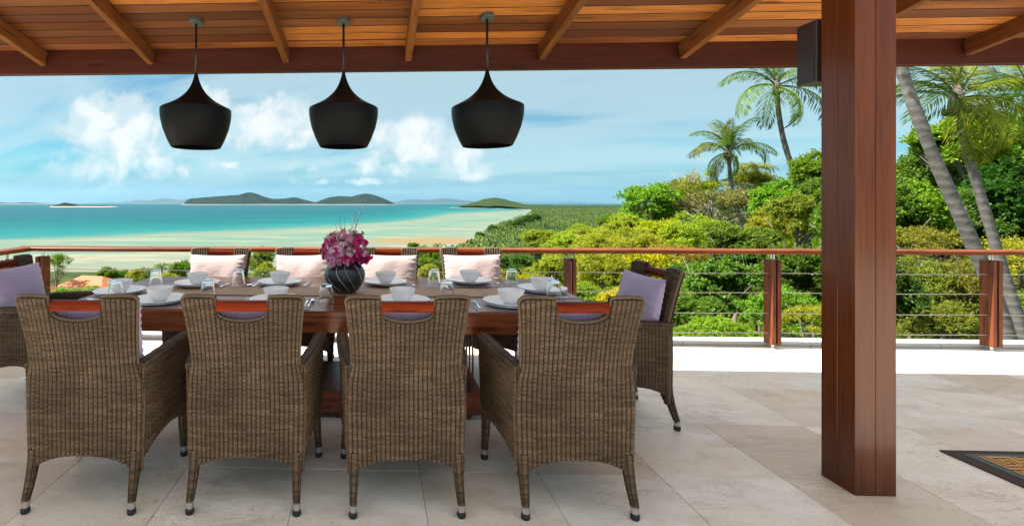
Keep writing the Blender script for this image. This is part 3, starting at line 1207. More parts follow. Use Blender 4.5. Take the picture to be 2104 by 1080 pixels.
def make_chair():
    root = empty('rattan_armchair', (0, 0, 0))
    # backrest with a notch for the grab rail
    nx = .116
    zt0 = .966

    def hw(z):
        return np.interp(z, [.15, .30, .45, .585, .655, .72, .80, .90, .97], [.2545, .259, .264, .261, .2395, .2425, .2485, .2595, .2705])

    nu, nv = 25 * 4 + 1, 190

    def top(x):
        ax = np.abs(x)
        t = np.full_like(x, zt0)
        t = t - .018 * np.clip((ax - .238) / .028, 0, 1) ** 2
        arc = .897 - .038 * np.sqrt(np.clip(1 - (ax / nx) ** 2, 0, 1))
        return np.where(ax < nx, arc, t)

    def Pb(S, T):
        s = 2 * S - 1
        xm = s * .266
        zb = .158 + .084 * (1 - np.abs(s) ** 2.6)
        z = zb + (top(xm) - zb) * T
        wide = np.interp(z, [.15, .45, .60, .75, .97], [.2545, .2600, .2540, .2540, .2705])
        x = s * wide + np.sign(s) * (hw(z) - wide) * np.abs(s) ** 7
        y = back_y(z) + .018 * s ** 2
        return np.stack([x, y, z], -1)
    mb = MB()
    woven_panel(mb, Pb, nu, nv, lambda S, T, P: S * 25, lambda S, T, P: P[..., 2] / ROW, .038)
    mb.build('backrest', M_WICKER, root, smooth=True)
    # braided border round its outline
    mb = MB()
    for s in (-1, 1):
        pts = []
        for z in np.linspace(.165, .955, 28):
            pts.append((s * (float(hw(z)) + .001), float(back_y(z)) + .018, z))
        pts += [(s * .258, float(back_y(.965)) + .016, .968), (s * .20, float(back_y(.965)) + .01, .972), (s * (nx + .006), float(back_y(.965)), .971)]
        pts += [(s * (nx + .002), float(back_y(.94)), .93), (s * (nx), float(back_y(.9)), .898)]
        mb.tube(pts, .0095, 8)
    pts = [(nx * math.sin(a), float(back_y(.88)) - .0, .897 - .038 * math.cos(a)) for a in np.linspace(-math.pi / 2, math.pi / 2, 13)]
    mb.tube(pts, .0095, 8)
    o = mb.build('edge_braid', M_BRAID, root, smooth=True)
    # grab rail
    mb = MB()
    rows = []
    for s in np.linspace(-1, 1, 11):
        y = float(back_y(.93)) + .006 - .006 * (1 - s * s)
        x = s * (nx + .004)
        rows.append([(x, y + a, .928 + b) for a, b in ((-.016, -.019), (-.013, -.023), (.013, -.023), (.016, -.019), (.016, .019), (.013, .023), (-.013, .023), (-.016, .019))])
    mb.grid(np.array(rows), close_u=True)
    o = mb.build('handle', M_HANDLE, root)
    shade_smooth_by_angle(o, 50)

    # front apron
    def Pfr(S, T):
        s = 1 - 2 * S
        zb = .205 + .05 * (1 - np.abs(s) ** 2.2)
        z = zb + (.405 - zb) * T
        x = s * (.272 + .01 * T)
        y = .232 - .006 * s ** 2 + 0 * z
        return np.stack([x, y, z], -1)
    mb = MB()
    woven_panel(mb, Pfr, 26 * 3 + 1, 40, lambda S, T, P: S * 26, lambda S, T, P: P[..., 2] / ROW, .03)
    mb.build('front_panel', M_WICKER, root, smooth=True)
    # sides and arms
    for sg in (-1, 1):
        def Ps(S, T, sg=sg):
            q = S if sg > 0 else 1 - S
            y = -.252 + .490 * q
            zb = .200 + .075 * np.sin(np.pi * np.clip(q, 0, 1)) ** .9
            z = zb + (.636 - zb) * T
            x = sg * (.241 + .012 * np.clip((z - .2) / .45, 0, 1) + (.040 * q) + .010 * np.sin(np.pi * q))
            y = y + .018 * q * np.clip((z - .25) / .4, 0, 1)
            return np.stack([x, y, z], -1)
        mb = MB()
        woven_panel(mb, Ps, 23 * 4 + 1, 100, lambda S, T, P: S * 23, lambda S, T, P: P[..., 2] / ROW, .03)
        mb.build('side_panel', M_WICKER, root, smooth=True)
        ctrl = [(-.250, .252, .636), (-.20, .260, .643), (-.05, .283, .652), (.10, .292, .657), (.20, .297, .656), (.245, .298, .646), (.268, .297, .622), (.274, .296, .58)]
        ys_ = np.linspace(0, 1, 70)
        cy = np.interp(ys_, np.linspace(0, 1, len(ctrl)), [c[0] for c in ctrl])
        cx = np.interp(ys_, np.linspace(0, 1, len(ctrl)), [c[1] for c in ctrl])
        cz = np.interp(ys_, np.linspace(0, 1, len(ctrl)), [c[2] for c in ctrl])
        mb = MB()
        uv_tube(mb, [(sg * a, b, c) for a, b, c in zip(cx, cy, cz)], list(np.interp(ys_, [0, .25, 1], [.017, .023, .024])), 16, 1.3, .95, rib=.019)
        mb.build('arm', M_WICKER, root, smooth=True)
    # seat
    mb = MB()
    mb.bevel_box(-.262, .262, -.235, .222, .375, .412, .008)
    mb.build('seat', M_BRAID, root)
    # legs
    feet = [(-.232, -.244, -.2385, -.296), (.232, -.244, .2385, -.296), (-.272, .228, -.288, .205), (.272, .228, .288, .205)]
    for (xa, ya, xb, yb) in feet:
        pts, rad = [], []
        for f in np.linspace(0, 1, 24):
            z = .262 + (.052 - .262) * f
            e = f ** 1.6
            pts.append((xa + (xb - xa) * e, ya + (yb - ya) * e, z))
            rad.append(.0235 - .0085 * f)
        mb = MB()
        uv_tube(mb, pts, rad, 12, rib=ROW)
        leg = mb.build('leg', M_WICKER, root, smooth=True)
        mb = MB()
        mb.tube([(xb - (xa - xb) * 0, yb, .056), (xb, yb - .004 * np.sign(-yb) * 0, .026)], [.0165, .0165], 14)
        f = mb.build('ferrule', M_STEEL, leg)
        shade_smooth_by_angle(f)
        mb = MB()
        mb.tube([(xb, yb, .028), (xb, yb, .020), (xb, yb, .006), (xb, yb, 0)], [.0165, .0195, .0195, .016], 14)
        f = mb.build('foot_cap', M_RUBBER, leg)
        shade_smooth_by_angle(f)
    return root


def pillow_mesh(name, w, h, th, mat, seed=0, ruffle=True, dent=None):
    rr = np.random.default_rng(seed)
    nu, nv = 61, 49
    S, T = np.meshgrid(np.linspace(-1, 1, nu), np.linspace(-1, 1, nv))
    pin = 1 - .035 * (1 - T ** 2) * np.abs(S) ** 6
    X = S * w / 2 * (1 - .05 * (1 - np.abs(T) ** 2.2) * np.abs(S) ** 3) + 0
    Z = T * h / 2 * (1 - .045 * (1 - np.abs(S) ** 2.2) * np.abs(T) ** 3)
    prof = (np.clip(1 - np.abs(S) ** 2.6, 0, 1) * np.clip(1 - np.abs(T) ** 2.6, 0, 1)) ** .5
    D = prof * th / 2
    p = rr.uniform(0, 6, 8)
    wr = .004 * np.sin(3.1 * S + 2.2 * T + p[0]) + .003 * np.sin(4.7 * T - 3 * S + p[1]) + .0015 * np.sin(8 * S + 5 * T + p[2])
    D1 = D + wr * prof
    edge = np.clip((np.abs(S) - .60) / .40, 0, 1) ** 1.5
    gather = .0060 * edge * np.sin(T * 34 + p[3] + 2 * np.sin(T * 9 + p[4])) * np.clip(1 - np.abs(T) ** 8, 0, 1)
    D1 = D1 + gather * (prof ** .25)
    if dent is not None:
        dx, dz, rd, am = dent
        D1 = D1 - am * np.exp(-(((S - dx) * 1.0) ** 2 + ((T - dz) * 2.6 - .8 * (S - dx)) ** 2) / rd ** 2)
    X = X + np.sign(S) * edge * .004 * np.sin(T * 40 + p[5])
    mb = MB()
    mb.grid(np.stack([X, D1, Z], -1), flip=True)
    mb.grid(np.stack([X, -D * .8, Z], -1))
    o = mb.build(name, mat, smooth=True)
    return o


chair0 = make_chair()


def chair_center(pl, pr):
    """from the two rear feet"""
    a, b = at_z(*pl, 0), at_z(*pr, 0)
    return (a + b) / 2


GN = 'rattan armchairs along the near side of the table'
GF = 'rattan armchairs along the far side of the table'
chairs = []
near_feet = [((52, 1054), (270, 1053)), ((391, 1055), (608, 1056)), ((726, 1060), (948, 1063)), ((1078, 1061), (1308, 1070))]
names_near = ['leftmost near side armchair, seen from behind in front of the table',
              'second near side armchair from the left, seen from behind',
              'third near side armchair from the left, seen from behind below the flower vase',
              'rightmost near side armchair, seen from behind beside the right end chair']
near_rz = [R(1.5), R(1.0), R(2.5), R(2.0)]
for k, (a, b) in enumerate(near_feet):
    c = chair_center(a, b)
    rz = near_rz[k]
    off = Matrix.Rotation(rz, 4, 'Z') @ Vector((0, .296, 0))
    chairs.append((c.x + off.x, c.y + off.y, rz, 'brown rattan ' + names_near[k], GN, 'near'))
far_x = [456, 628, 799, 965]
names_far = ['leftmost far side rattan armchair with pale pink cushions, back to the railing',
             'second far side rattan armchair from the left, just left of the flower vase',
             'third far side rattan armchair from the left, just right of the flower vase',
             'rightmost far side rattan armchair with a pale pink cushion, back to the railing']
for k, px in enumerate(far_x):
    p = at_z(px, 511, .966)
    chairs.append((p.x, p.y - .325 + .0, R(180) + R([0, -1, 1, -1][k]), names_far[k], GF, 'far'))
pe = (at_z(1388, 882, 0) + at_z(1308, 819, 0)) / 2
chairs.append((pe.x - .296, pe.y, R(90), 'rattan armchair at the right end of the table with a lavender cushion', 'rattan armchairs at the table ends', 'endr'))
chairs.append((-2.43, pe.y + .22, R(-90), 'rattan armchair at the left end of the table, cut by the picture edge', 'rattan armchairs at the table ends', 'endl'))
cush_lab = {
    'near': ['lavender back cushion in the leftmost near side armchair', 'lavender back cushion in the second near side armchair from the left',
             'lavender back cushion in the third near side armchair from the left', 'lavender back cushion in the rightmost near side armchair'],
    'far': ['pale pink back cushion in the leftmost far side armchair', 'pale pink back cushion in the far side armchair left of the vase',
            'pale pink back cushion in the far side armchair right of the vase', 'pale pink back cushion with a deep dent in the rightmost far side armchair'],
    'endr': ['lavender back cushion in the armchair at the right end of the table'], 'endl': ['lavender back cushion in the armchair at the left end of the table']}
cnt = {'near': 0, 'far': 0, 'endr': 0, 'endl': 0}
for k, (x, y, rz, lab, grp, kind) in enumerate(chairs):
    ch = chair0 if k == 0 else copy_tree(chair0)
    ch.location = (x, y, 0)
    ch.rotation_euler = (0, 0, rz)
    tag(ch, lab, 'armchair', grp)
    i = cnt[kind]
    cnt[kind] += 1
    M = Matrix.Translation((x, y, 0)) @ Matrix.Rotation(rz, 4, 'Z')
    pinkish = kind == 'far'
    cw, chh = (.50, .455) if pinkish else (.50, .445)
    o = pillow_mesh('back_cushion', cw, chh, .12, M_PINK if pinkish else M_LAV, seed=k + 3, dent=(-.1, .1, .22, .022) if (pinkish and i == 3) else ((.15 - .1 * i, -.75, .30, .02) if pinkish else None))
    tilt = R(11)
    zc = .474 + chh / 2
    o.matrix_world = M @ Matrix.Translation((0, float(back_y(zc)) + .085, zc)) @ Matrix.Rotation(tilt, 4, 'X') @ Matrix.Rotation(R([0, 1.2, -1, 0.8][i % 4]), 4, 'Y')
    tag(o, cush_lab[kind][i], 'cushion', 'pale pink back cushions' if pinkish else 'lavender back cushions')
    # seat cushion
    o = pillow_mesh('seat_cushion', .47, .44, .085, M_PINK if pinkish else M_LAV, seed=k + 40)
    o.matrix_world = M @ Matrix.Translation((0, .005, .412 + .038)) @ Matrix.Rotation(R(90), 4, 'X')
    tag(o, cush_lab[kind][i].replace('back cushion', 'seat cushion').replace(' with a deep dent', ''), 'cushion', 'pale pink seat cushions' if pinkish else 'lavender seat cushions')

# ------------------------------------------------------------------ table
ZT = .765
tnl = at_z(275, 638.5, ZT)
tnr = at_z(1065, 640, ZT)
TY_N = (tnl.y + tnr.y) / 2
TY_F = at_z(1050, 572, ZT).y
TX_R = (at_z(1106, 573, ZT).x + at_z(1184, 612, ZT).x) / 2
TX_L = (at_z(274, 578, ZT).x + at_z(182, 614, ZT).x) / 2
TXC, TYC = (TX_L + TX_R) / 2, (TY_N + TY_F) / 2
table = empty('dining_table', (TXC, TYC, 0), label='long polished reddish hardwood dining table laid for ten', cat='table')
hx, hy = (TX_R - TX_L) / 2, (TY_F - TY_N) / 2
npl = 5
for k in range(npl):
    mb = MB()
    ya, yb = -hy + 2 * hy * k / npl, -hy + 2 * hy * (k + 1) / npl
    mb.bevel_box(-hx, hx, ya + (.0006 if k else 0), yb - (.0006 if k < npl - 1 else 0), ZT - .125 if k in (0, npl - 1) else ZT - .06, ZT, .0025 if k not in (0, npl - 1) else .005)
    mb.build('top_plank', M_TABLE, table)
for s in (-1, 1):
    mb = MB()
    mb.bevel_box(min(s * (hx - .002), s * (hx - .05)), max(s * (hx - .002), s * (hx - .05)), -hy + 2 * hy / npl + .001, hy - 2 * hy / npl - .001, ZT - .122, ZT - .061, .003)
    mb.build('end_rail', M_TABLE, table)
# slatted pedestal on a low plinth
bx0, bx1 = at_d(560, 800, 3.2).x - TXC, at_d(987, 800, 3.15).x - TXC
by0, by1 = -.30, .30
mb = MB()
mb.bevel_box(bx0, bx1, by0, by1, .045, .185, .006)
pl = mb.build('plinth', M_TBASE, table)
for (x, y) in ((bx0 + .1, by0 + .08), (bx1 - .1, by0 + .08), (bx0 + .1, by1 - .08), (bx1 - .1, by1 - .08), ((bx0 + bx1) / 2, by0 + .08), (bx0 + .45, by0 + .08)):
    q = MB()
    q.tube([(x, y, 0), (x, y, .012), (x, y, .032), (x, y, .044)], [.035, .045, .045, .035], 14)
    q.build('foot', M_TBASE, pl, smooth=True)
slat = None
for xx in (bx0 + .06, bx1 - .06):
    for k in range(6):
        if slat is None:
            q = MB()
            q.bevel_box(-.004, .004, -.013, .013, .186, ZT - .061, .001)
            s_ = slat = q.build('slat', M_TBASE, table)
        else:
            s_ = slat.copy()
            COL.objects.link(s_)
        s_.location = (xx, by0 + .04 + (by1 - by0 - .08) * k / 5, 0)
for k in range(2):
    q = MB()
    yk = (-.2, .2)[k]
    q.bevel_box(bx0 + .1, bx1 - .1, yk - .03, yk + .03, ZT - .16, ZT - .062, .004)
    q.build('under_rail', M_TBASE, table)

# runner of woven squares
RY0, RY1 = at_z(500, 607, ZT).y, at_z(500, 590, ZT).y
rn = empty('table_runner', (TXC, (RY0 + RY1) / 2, ZT + .0006), label='long brown woven runner along the middle of the table', cat='table runner')
rx0, rx1 = TX_L + .42, TX_R - .30
nseg = 9
ry = (RY1 - RY0) / 2
for k in range(nseg):
    a = rx0 + (rx1 - rx0) * k / nseg - TXC
    b = rx0 + (rx1 - rx0) * (k + 1) / nseg - TXC
    q = MB()
    q.bevel_box(a + .0015, b - .0015, -ry + .012, ry - .012, 0, .003, .001)
    q.build('woven_square', M_RUNNER, rn)
for s in (-1, 1):
    q = MB()
    q.bevel_box(rx0 - TXC, rx1 - TXC, min(s * ry, s * (ry - .011)), max(s * ry, s * (ry - .011)), 0, .0035, .001)
    q.build('border_strip', M_RUNNER2, rn)

# ------------------------------------------------------------------ tableware
def plate_mesh(r, h=.022):
    mb = MB()
    prof = [(.0005, .006), (r * .58, .006), (r * .64, .009), (r * .97, h), (r, h + .001), (r, h - .003), (r * .66, .001), (r * .60, 0), (.0005, 0)]
    mb.lathe(prof, 56)
    return mb


def bowl_mesh():
    mb = MB()
    R0, H = .080, .078
    outer = [(.0005, 0), (.036, 0), (.038, .004)]
    for i in range(1, 11):
        f = i / 10
        outer.append((.038 + (R0 - .038) * f ** .62, .004 + (H - .004) * f ** 1.15))
    inner = [(R0 - .002, H + .0015), (R0 - .0045, H)] + [(max(.001, r - .0048), max(z, .008)) for r, z in outer[::-1][1:-1]] + [(.0005, .008)]
    mb.lathe(outer + inner, 48)
    return mb


def glass_mesh():
    mb = MB()
    # stands upside down on its mouth
    H = .115
    o = [(.0475, 0), (.0478, .002), (.044, .04), (.0405, .075), (.037, .098), (.034, .111), (.0325, H), (.0005, H)]
    i = [(.0005, H - .016), (.0315, H - .017), (.0345, .085), (.0385, .06), (.0425, .03), (.0455, .002)]
    mb.lathe([(.0455, .0), ] + o + i + [(.0455, 0)], 40)
    return mb


def flat_outline(mb, pts, z0=.0, th=.0022, curve=None):
    """thin metal piece from an outline in x,y"""
    n = len(pts)
    zc = [curve(p[1]) if curve else 0 for p in pts]
    V = [(p[0], p[1], z0 + zc[i]) for i, p in enumerate(pts)] + [(p[0], p[1], z0 + zc[i] + th) for i, p in enumerate(pts)]
    F = [tuple(range(n))[::-1], tuple(range(n, 2 * n))]
    F += [(i, (i + 1) % n, n + (i + 1) % n, n + i) for i in range(n)]
    mb.add(V, F)


def strip(mb, stations, th=.0022):
    """ribbon along y: stations (y, half width, z, xoffset)"""
    rows = []
    for y, w_, z, xo in stations:
        rows.append([(xo - w_, y, z), (xo + w_, y, z), (xo + w_ * .9, y, z + th), (xo - w_ * .9, y, z + th)])
    A = np.array(rows)
    mb.grid(A, close_u=True)
    mb.add(A[0], [(0, 1, 2, 3)])
    mb.add(A[-1], [(3, 2, 1, 0)])


def fork_mesh():
    mb = MB()
    strip(mb, [(-.10, .009, .001, 0), (-.085, .010, .001, 0), (-.03, .0045, .004, 0), (.02, .0035, .009, 0), (.035, .006, .010, 0), (.045, .0115, .009, 0), (.058, .0125, .007, 0)])
    for k in range(4):
        x = -.0105 + k * .007
        strip(mb, [(.057, .0022, .007, x), (.075, .002, .005, x), (.098, .0012, .008, x)])
    return mb


def knife_mesh():
    mb = MB()
    strip(mb, [(-.115, .008, .001, 0), (-.06, .009, .001, 0), (-.01, .0065, .001, 0), (.0, .0075, .001, 0), (.03, .0095, .001, .001), (.08, .0098, .001, .001), (.105, .006, .001, -.002), (.117, .001, .001, -.006)])
    return mb


def spoon_mesh():
    mb = MB()
    strip(mb, [(-.10, .009, .001, 0), (-.085, .010, .001, 0), (-.03, .0045, .004, 0), (.03, .0035, .008, 0)])
    rows = []
    for i in range(9):
        f = i / 8
        y = .03 + .062 * f
        w_ = .0195 * math.sin(math.pi * (f ** .75 * .93 + .05)) ** .75 + .002
        rows.append([(w_ * math.cos(a), y, .009 - .0085 * math.sin(a) * math.sin(math.pi * min(1, f * .95 + .04)) + .0) for a in np.linspace(0, math.pi, 9)])
    A = np.array(rows)
    mb.grid(A)
    mb.grid(A + np.array([0, 0, .0016]), flip=True)
    return mb


PROTO = {}


def ware(kind, M, label, cat, group, mat=None):
    builders = {'dinner_plate': (lambda: plate_mesh(.163, .024), M_CERAMIC), 'under_plate': (lambda: plate_mesh(.152, .020), M_CERAMIC), 'bowl': (bowl_mesh, M_CERAMIC),
                'drinking_glass': (glass_mesh, M_GLASS), 'fork': (fork_mesh, M_CUTLERY), 'knife': (knife_mesh, M_CUTLERY), 'spoon': (spoon_mesh, M_CUTLERY)}
    if kind not in PROTO:
        f, m = builders[kind]
        o = f().build(kind, m)
        shade_smooth_by_angle(o, 50)
        PROTO[kind] = o
    else:
        o = PROTO[kind].copy()
        COL.objects.link(o)
    o.matrix_world = M
    tag(o, label, cat, group)
    return o


seats = []   # plate centre, rotation, place in words
seat_words_n = ['leftmost near side place', 'second near side place from the left', 'third near side place from the left', 'rightmost near side place']
seat_words_f = ['leftmost far side place', 'far side place left of the vase', 'far side place right of the vase', 'rightmost far side place']
zpl = ZT + .030
for px, py, wd in zip((316, 566, 826, 1053), (617, 614, 615, 621), seat_words_n):
    p = at_z(px, py, zpl)
    seats.append((p.x, max(p.y, TY_N + .185), 0, wd, 'near'))
for px, py, wd in zip((407, 576, 793, 966), (579, 577, 577, 574), seat_words_f):
    p = at_z(px, py, zpl)
    seats.append((p.x, min(p.y, TY_F - .18), R(180), wd, 'far'))
p = at_z(1115, 591, zpl)
seats.append((p.x, p.y, R(90), 'right end place', 'endr'))
p = at_z(246, 595, zpl)
seats.append((p.x, p.y, R(-90), 'left end place', 'endl'))
for (x, y, rz, wd, kind) in seats:
    M = Matrix.Translation((x, y, 0)) @ Matrix.Rotation(rz, 4, 'Z')
    grey = wd in ('rightmost near side place', 'rightmost far side place', 'right end place')  # right-hand mats get the colour with the sky reflection in it
    q = MB()
    mz = ZT + .0008
    q.bevel_box(-.225, .225, -.165, .165, 0, .0025, .001)
    o = q.build('placemat', M_MATSKY if grey else M_MATP)
    o.matrix_world = M @ Matrix.Translation((0, 0, mz))
    tag(o, ('sky tinted mauve' if grey else 'mauve') + ' woven placemat under the plates at the ' + wd, 'placemat', 'woven placemats on the table')
    z = mz + .0026
    ware('under_plate', M @ Matrix.Translation((0, 0, z)), 'white lower plate of the stack at the ' + wd, 'plate', 'white lower plates')
    ware('dinner_plate', M @ Matrix.Translation((.004, .003, z + .0075)), 'large white upper plate under the bowl at the ' + wd, 'plate', 'white upper plates')
    ware('bowl', M @ Matrix.Translation((.002, .004, z + .0145)), 'white bowl standing on the plates at the ' + wd, 'bowl', 'white bowls')
    ware('fork', M @ Matrix.Translation((-.198, .01, z)) @ Matrix.Rotation(R(rng.normal(0, 2)), 4, 'Z'), 'steel fork left of the plates at the ' + wd, 'fork', 'forks')
    ware('knife', M @ Matrix.Translation((.186, .0, z)) @ Matrix.Rotation(R(rng.normal(0, 2)), 4, 'Z'), 'steel knife right of the plates at the ' + wd, 'knife', 'knives')
    ware('spoon', M @ Matrix.Translation((.212, .01, z)) @ Matrix.Rotation(R(rng.normal(0, 2)), 4, 'Z'), 'steel spoon beside the knife at the ' + wd, 'spoon', 'spoons')
glasses = [(320, 590, 'upturned clear tumbler left of the leftmost far side plate'), (490, 589, 'upturned clear tumbler between the two far side places left of the vase'),
           (238, 617, 'upturned clear tumbler in front of the left end place'), (427, 615, 'upturned clear tumbler right of the leftmost near side plates'),
           (670, 625, 'upturned clear tumbler just below the flower vase'), (892, 589, 'upturned clear tumbler between the two far side places right of the vase'),
           (918, 616, 'upturned clear tumbler behind the third near side armchair'), (1052, 588, 'upturned clear tumbler right of the rightmost far side plate'),
           (1138, 616, 'upturned clear tumbler in front of the right end place')]
for px, py, lab in glasses:
    p = at_z(px, py - 4, ZT + .0045)
    ware('drinking_glass', Matrix.Translation((p.x, p.y, ZT + .0045 if False else ZT + .0042)), lab, 'glass', 'upturned tumblers')

# ------------------------------------------------------------------ vase and flowers
M_VASE, _t, _b = new_mat('vase_glaze')
_co = _t.node('ShaderNodeTexCoord').outputs['Object']
_n = _t.noise(_co, 9, 4, .6)
_t.put(_b.inputs['Base Color'], _t.mix(_n, (.010, .011, .013), (.030, .033, .037)))
_b.inputs['Roughness'].default_value = .22
M_VSTRIPE = plain('vase_stripe', (.50, .52, .53), .4, noise=.4, nscale=30)
pv = at_z(707, 604, ZT + .004)
VX, VY = pv.x, pv.y + .075
vase = empty('flower_vase', (VX, VY, ZT + .004), label='round black vase with white slanting stripes in the middle of the table', cat='vase')


def vase_r(z):
    return float(np.interp(z, [0, .02, .05, .09, .13, .165, .195, .215, .225], [.072, .093, .118, .137, .140, .130, .105, .080, .074]))


prof = [(.0005, 0)] + [(vase_r(z), z) for z in np.linspace(0, .225, 28)] + [(.066, .226), (.064, .21), (.09, .18), (.12, .12), (.10, .05), (.06, .012), (.0005, .012)]
mb = MB()
mb.lathe(prof, 48)
o = mb.build('vase_body', M_VASE, vase)
shade_smooth_by_angle(o, 60)
mb = MB()
for k in range(10):
    a0 = 2 * math.pi * k / 10 + rng.normal(0, .06)
    wv = .0006 + .0012 * rng.random()
    zs = np.linspace(.012, .205, 22)
    rows = []
    for i, z in enumerate(zs):
        a = a0 - (z - .02) * 9.5 + .9 * (z / .2) ** 2
        r = vase_r(z)
        f = math.sin(math.pi * (i + .4) / 22.5)
        dw = wv * (.5 + f) / r
        rows.append([((r + q) * math.cos(a + s), (r + q) * math.sin(a + s), z) for s, q in ((-dw, -.001), (-dw * .6, .0016), (dw * .6, .0016), (dw, -.001))])
    mb.grid(np.array(rows))
mb.build('raised_stripe', M_VSTRIPE, vase, smooth=True)

flowers = empty('flower_bouquet', (VX, VY, ZT + .21), label='loose bouquet of pink and magenta blossoms with leaves in the black vase', cat='flowers')


def petal_mat(name, c1, c2):
    m, t, b = new_mat(name)
    r = t.node('ShaderNodeNewGeometry').outputs['Random Per Island']
    t.put(b.inputs['Base Color'], t.mix(r, c1, c2))
    b.inputs['Roughness'].default_value = .6
    tr = t.node('ShaderNodeBsdfTranslucent', {'Color': t.mix(r, c1, c2)})
    mx = t.node('ShaderNodeMixShader', {0: .3, 1: b.outputs[0], 2: tr.outputs[0]})
    out = [n for n in t.n if n.type == 'OUTPUT_MATERIAL'][0]
    t.l.new(mx.outputs[0], out.inputs[0])
    return m


M_PET = [petal_mat('petal_pink', (.75, .26, .50), (.86, .52, .68)), petal_mat('petal_magenta', (.62, .012, .20), (.80, .05, .32)), petal_mat('petal_pale', (.84, .55, .68), (.90, .74, .80))]
M_GREEN = plain('bouquet_leaf', (.07, .17, .03), .5, noise=.5, nscale=30)
M_STEM = plain('bouquet_twig', (.10, .06, .05), .7)


def blossom(mb, seed):
    rr = np.random.default_rng(seed)
    for fl in range(4):
        c = Vector(rr.normal(0, .011, 3))
        d = (c + Vector((0, 0, .008)) + Vector(rr.normal(0, .006, 3))).normalized()
        M = d.to_track_quat('Z', 'Y').to_matrix()
        for k in range(5):
            a = 2 * math.pi * k / 5 + rr.uniform(-.2, .2)
            L, W = rr.uniform(.014, .019), rr.uniform(.008, .011)
            pts = [(0, 0, 0), (L * .55, -W, .006), (L, -W * .45, .003), (L * 1.08, 0, .001), (L, W * .45, .003), (L * .55, W, .006)]
            R2 = Matrix.Rotation(a, 3, 'Z')
            V = [c + M @ (R2 @ Vector(p)) for p in pts]
            mb.add(V, [(0, 1, 2, 3), (0, 3, 4, 5)])


bl = []
for s in range(4):
    mb = MB()
    blossom(mb, s)
    bl.append(mb)
prot = {}
rr = np.random.default_rng(11)
for k in range(230):
    # clusters spread over a loose flattened dome
    a = rr.uniform(0, 2 * math.pi)
    e = math.asin(rr.uniform(-.35, 1.0))
    rad = rr.uniform(.72, 1.0) * (1 + .12 * math.sin(3 * a + 1) + .08 * math.sin(5 * a + 2 * e))
    p = Vector((.158 * rad * math.cos(e) * math.cos(a), .145 * rad * math.cos(e) * math.sin(a), .055 + .150 * rad * math.sin(e)))
    zone = p.x * 5 + rr.normal(0, .35) + (.3 if p.z < .06 else -.1)
    mi = 1 if zone > .42 or (zone < -.62) else (0 if rr.random() < .62 else 2)
    key = (k % 4, mi)
    if key not in prot:
        o = bl[k % 4].build('blossom', M_PET[mi], flowers)
        prot[key] = o
    else:
        o = prot[key].copy()
        COL.objects.link(o)
    o.location = p
    o.rotation_euler = (p - Vector((0, 0, -.02))).to_track_quat('Z', 'Y').to_euler()
    s = rr.uniform(.8, 1.25)
    o.scale = (s, s, s)
mb = MB()
mb.add([(0, 0, 0), (.011, .016, .003), (.012, .034, .003), (0, .058, -.002), (-.012, .034, .003), (-.011, .016, .003), (0, .03, -.003)], [(0, 1, 6), (1, 2, 6), (2, 3, 6), (3, 4, 6), (4, 5, 6), (5, 0, 6)])
lf0 = None
for k in range(64):
    if lf0 is None:
        o = lf0 = mb.build('leaf', M_GREEN, flowers)
    else:
        o = lf0.copy()
        COL.objects.link(o)
    a = rr.uniform(0, 2 * math.pi)
    e = math.asin(rr.uniform(-.2, 1))
    rad = rr.uniform(.9, 1.12)
    p = Vector((.155 * rad * math.cos(e) * math.cos(a), .145 * rad * math.cos(e) * math.sin(a), .055 + .145 * rad * math.sin(e)))
    if k < 14:
        p = Vector((rr.choice([-.09, .125]) + rr.normal(0, .022), rr.normal(0, .05), .17 + rr.normal(0, .025)))
    o.location = p
    o.rotation_euler = (rr.uniform(-.6, 1.2), rr.uniform(-.6, .6), rr.uniform(0, 6.28))
    s = rr.uniform(.6, 1.05)
    o.scale = (s, s, s)
mb = MB()
for (x, y, z, b) in ((.125, 0, .375, 0), (.10, .03, .30, 0), (-.04, .0, .33, 0), (.0, -.03, .31, 1), (.08, -.02, .34, 1), (-.07, .02, .27, 1)):
    mb.tube([(0, 0, -.05), (x * .35, y * .5, .10), (x * .6, y * .8, z * .65), (x, y, z)], [.003, .002, .0016, .0008], 5)
    mb.tube([(x * .6, y * .8, z * .65), (x * .75 - .02, y, z * .82)], [.0014, .0007], 4)
mb.build('twig', M_STEM, flowers)
for (x, z) in ((.122, .372), (.105, .335), (.082, .315), (.10, .30), (.065, .28), (.118, .355), (.088, .285), (.058, .30)):
    o = prot[(1, 2)].copy() if (1, 2) in prot else list(prot.values())[0].copy()
    COL.objects.link(o)
    o.location = (x, rr.normal(0, .01), z)
    o.scale = (.32, .32, .32)
    o.rotation_euler = (rr.uniform(-1, 1), rr.uniform(-1, 1), 0)
mb = MB()
for k in range(12):
    a = 2 * math.pi * k / 12
    mb.tube([(0, 0, -.19), (.02 * math.cos(a), .02 * math.sin(a), -.02), (.10 * math.cos(a), .10 * math.sin(a), .09)], [.002, .002, .0015], 5)
mb.build('stem', M_GREEN, flowers)

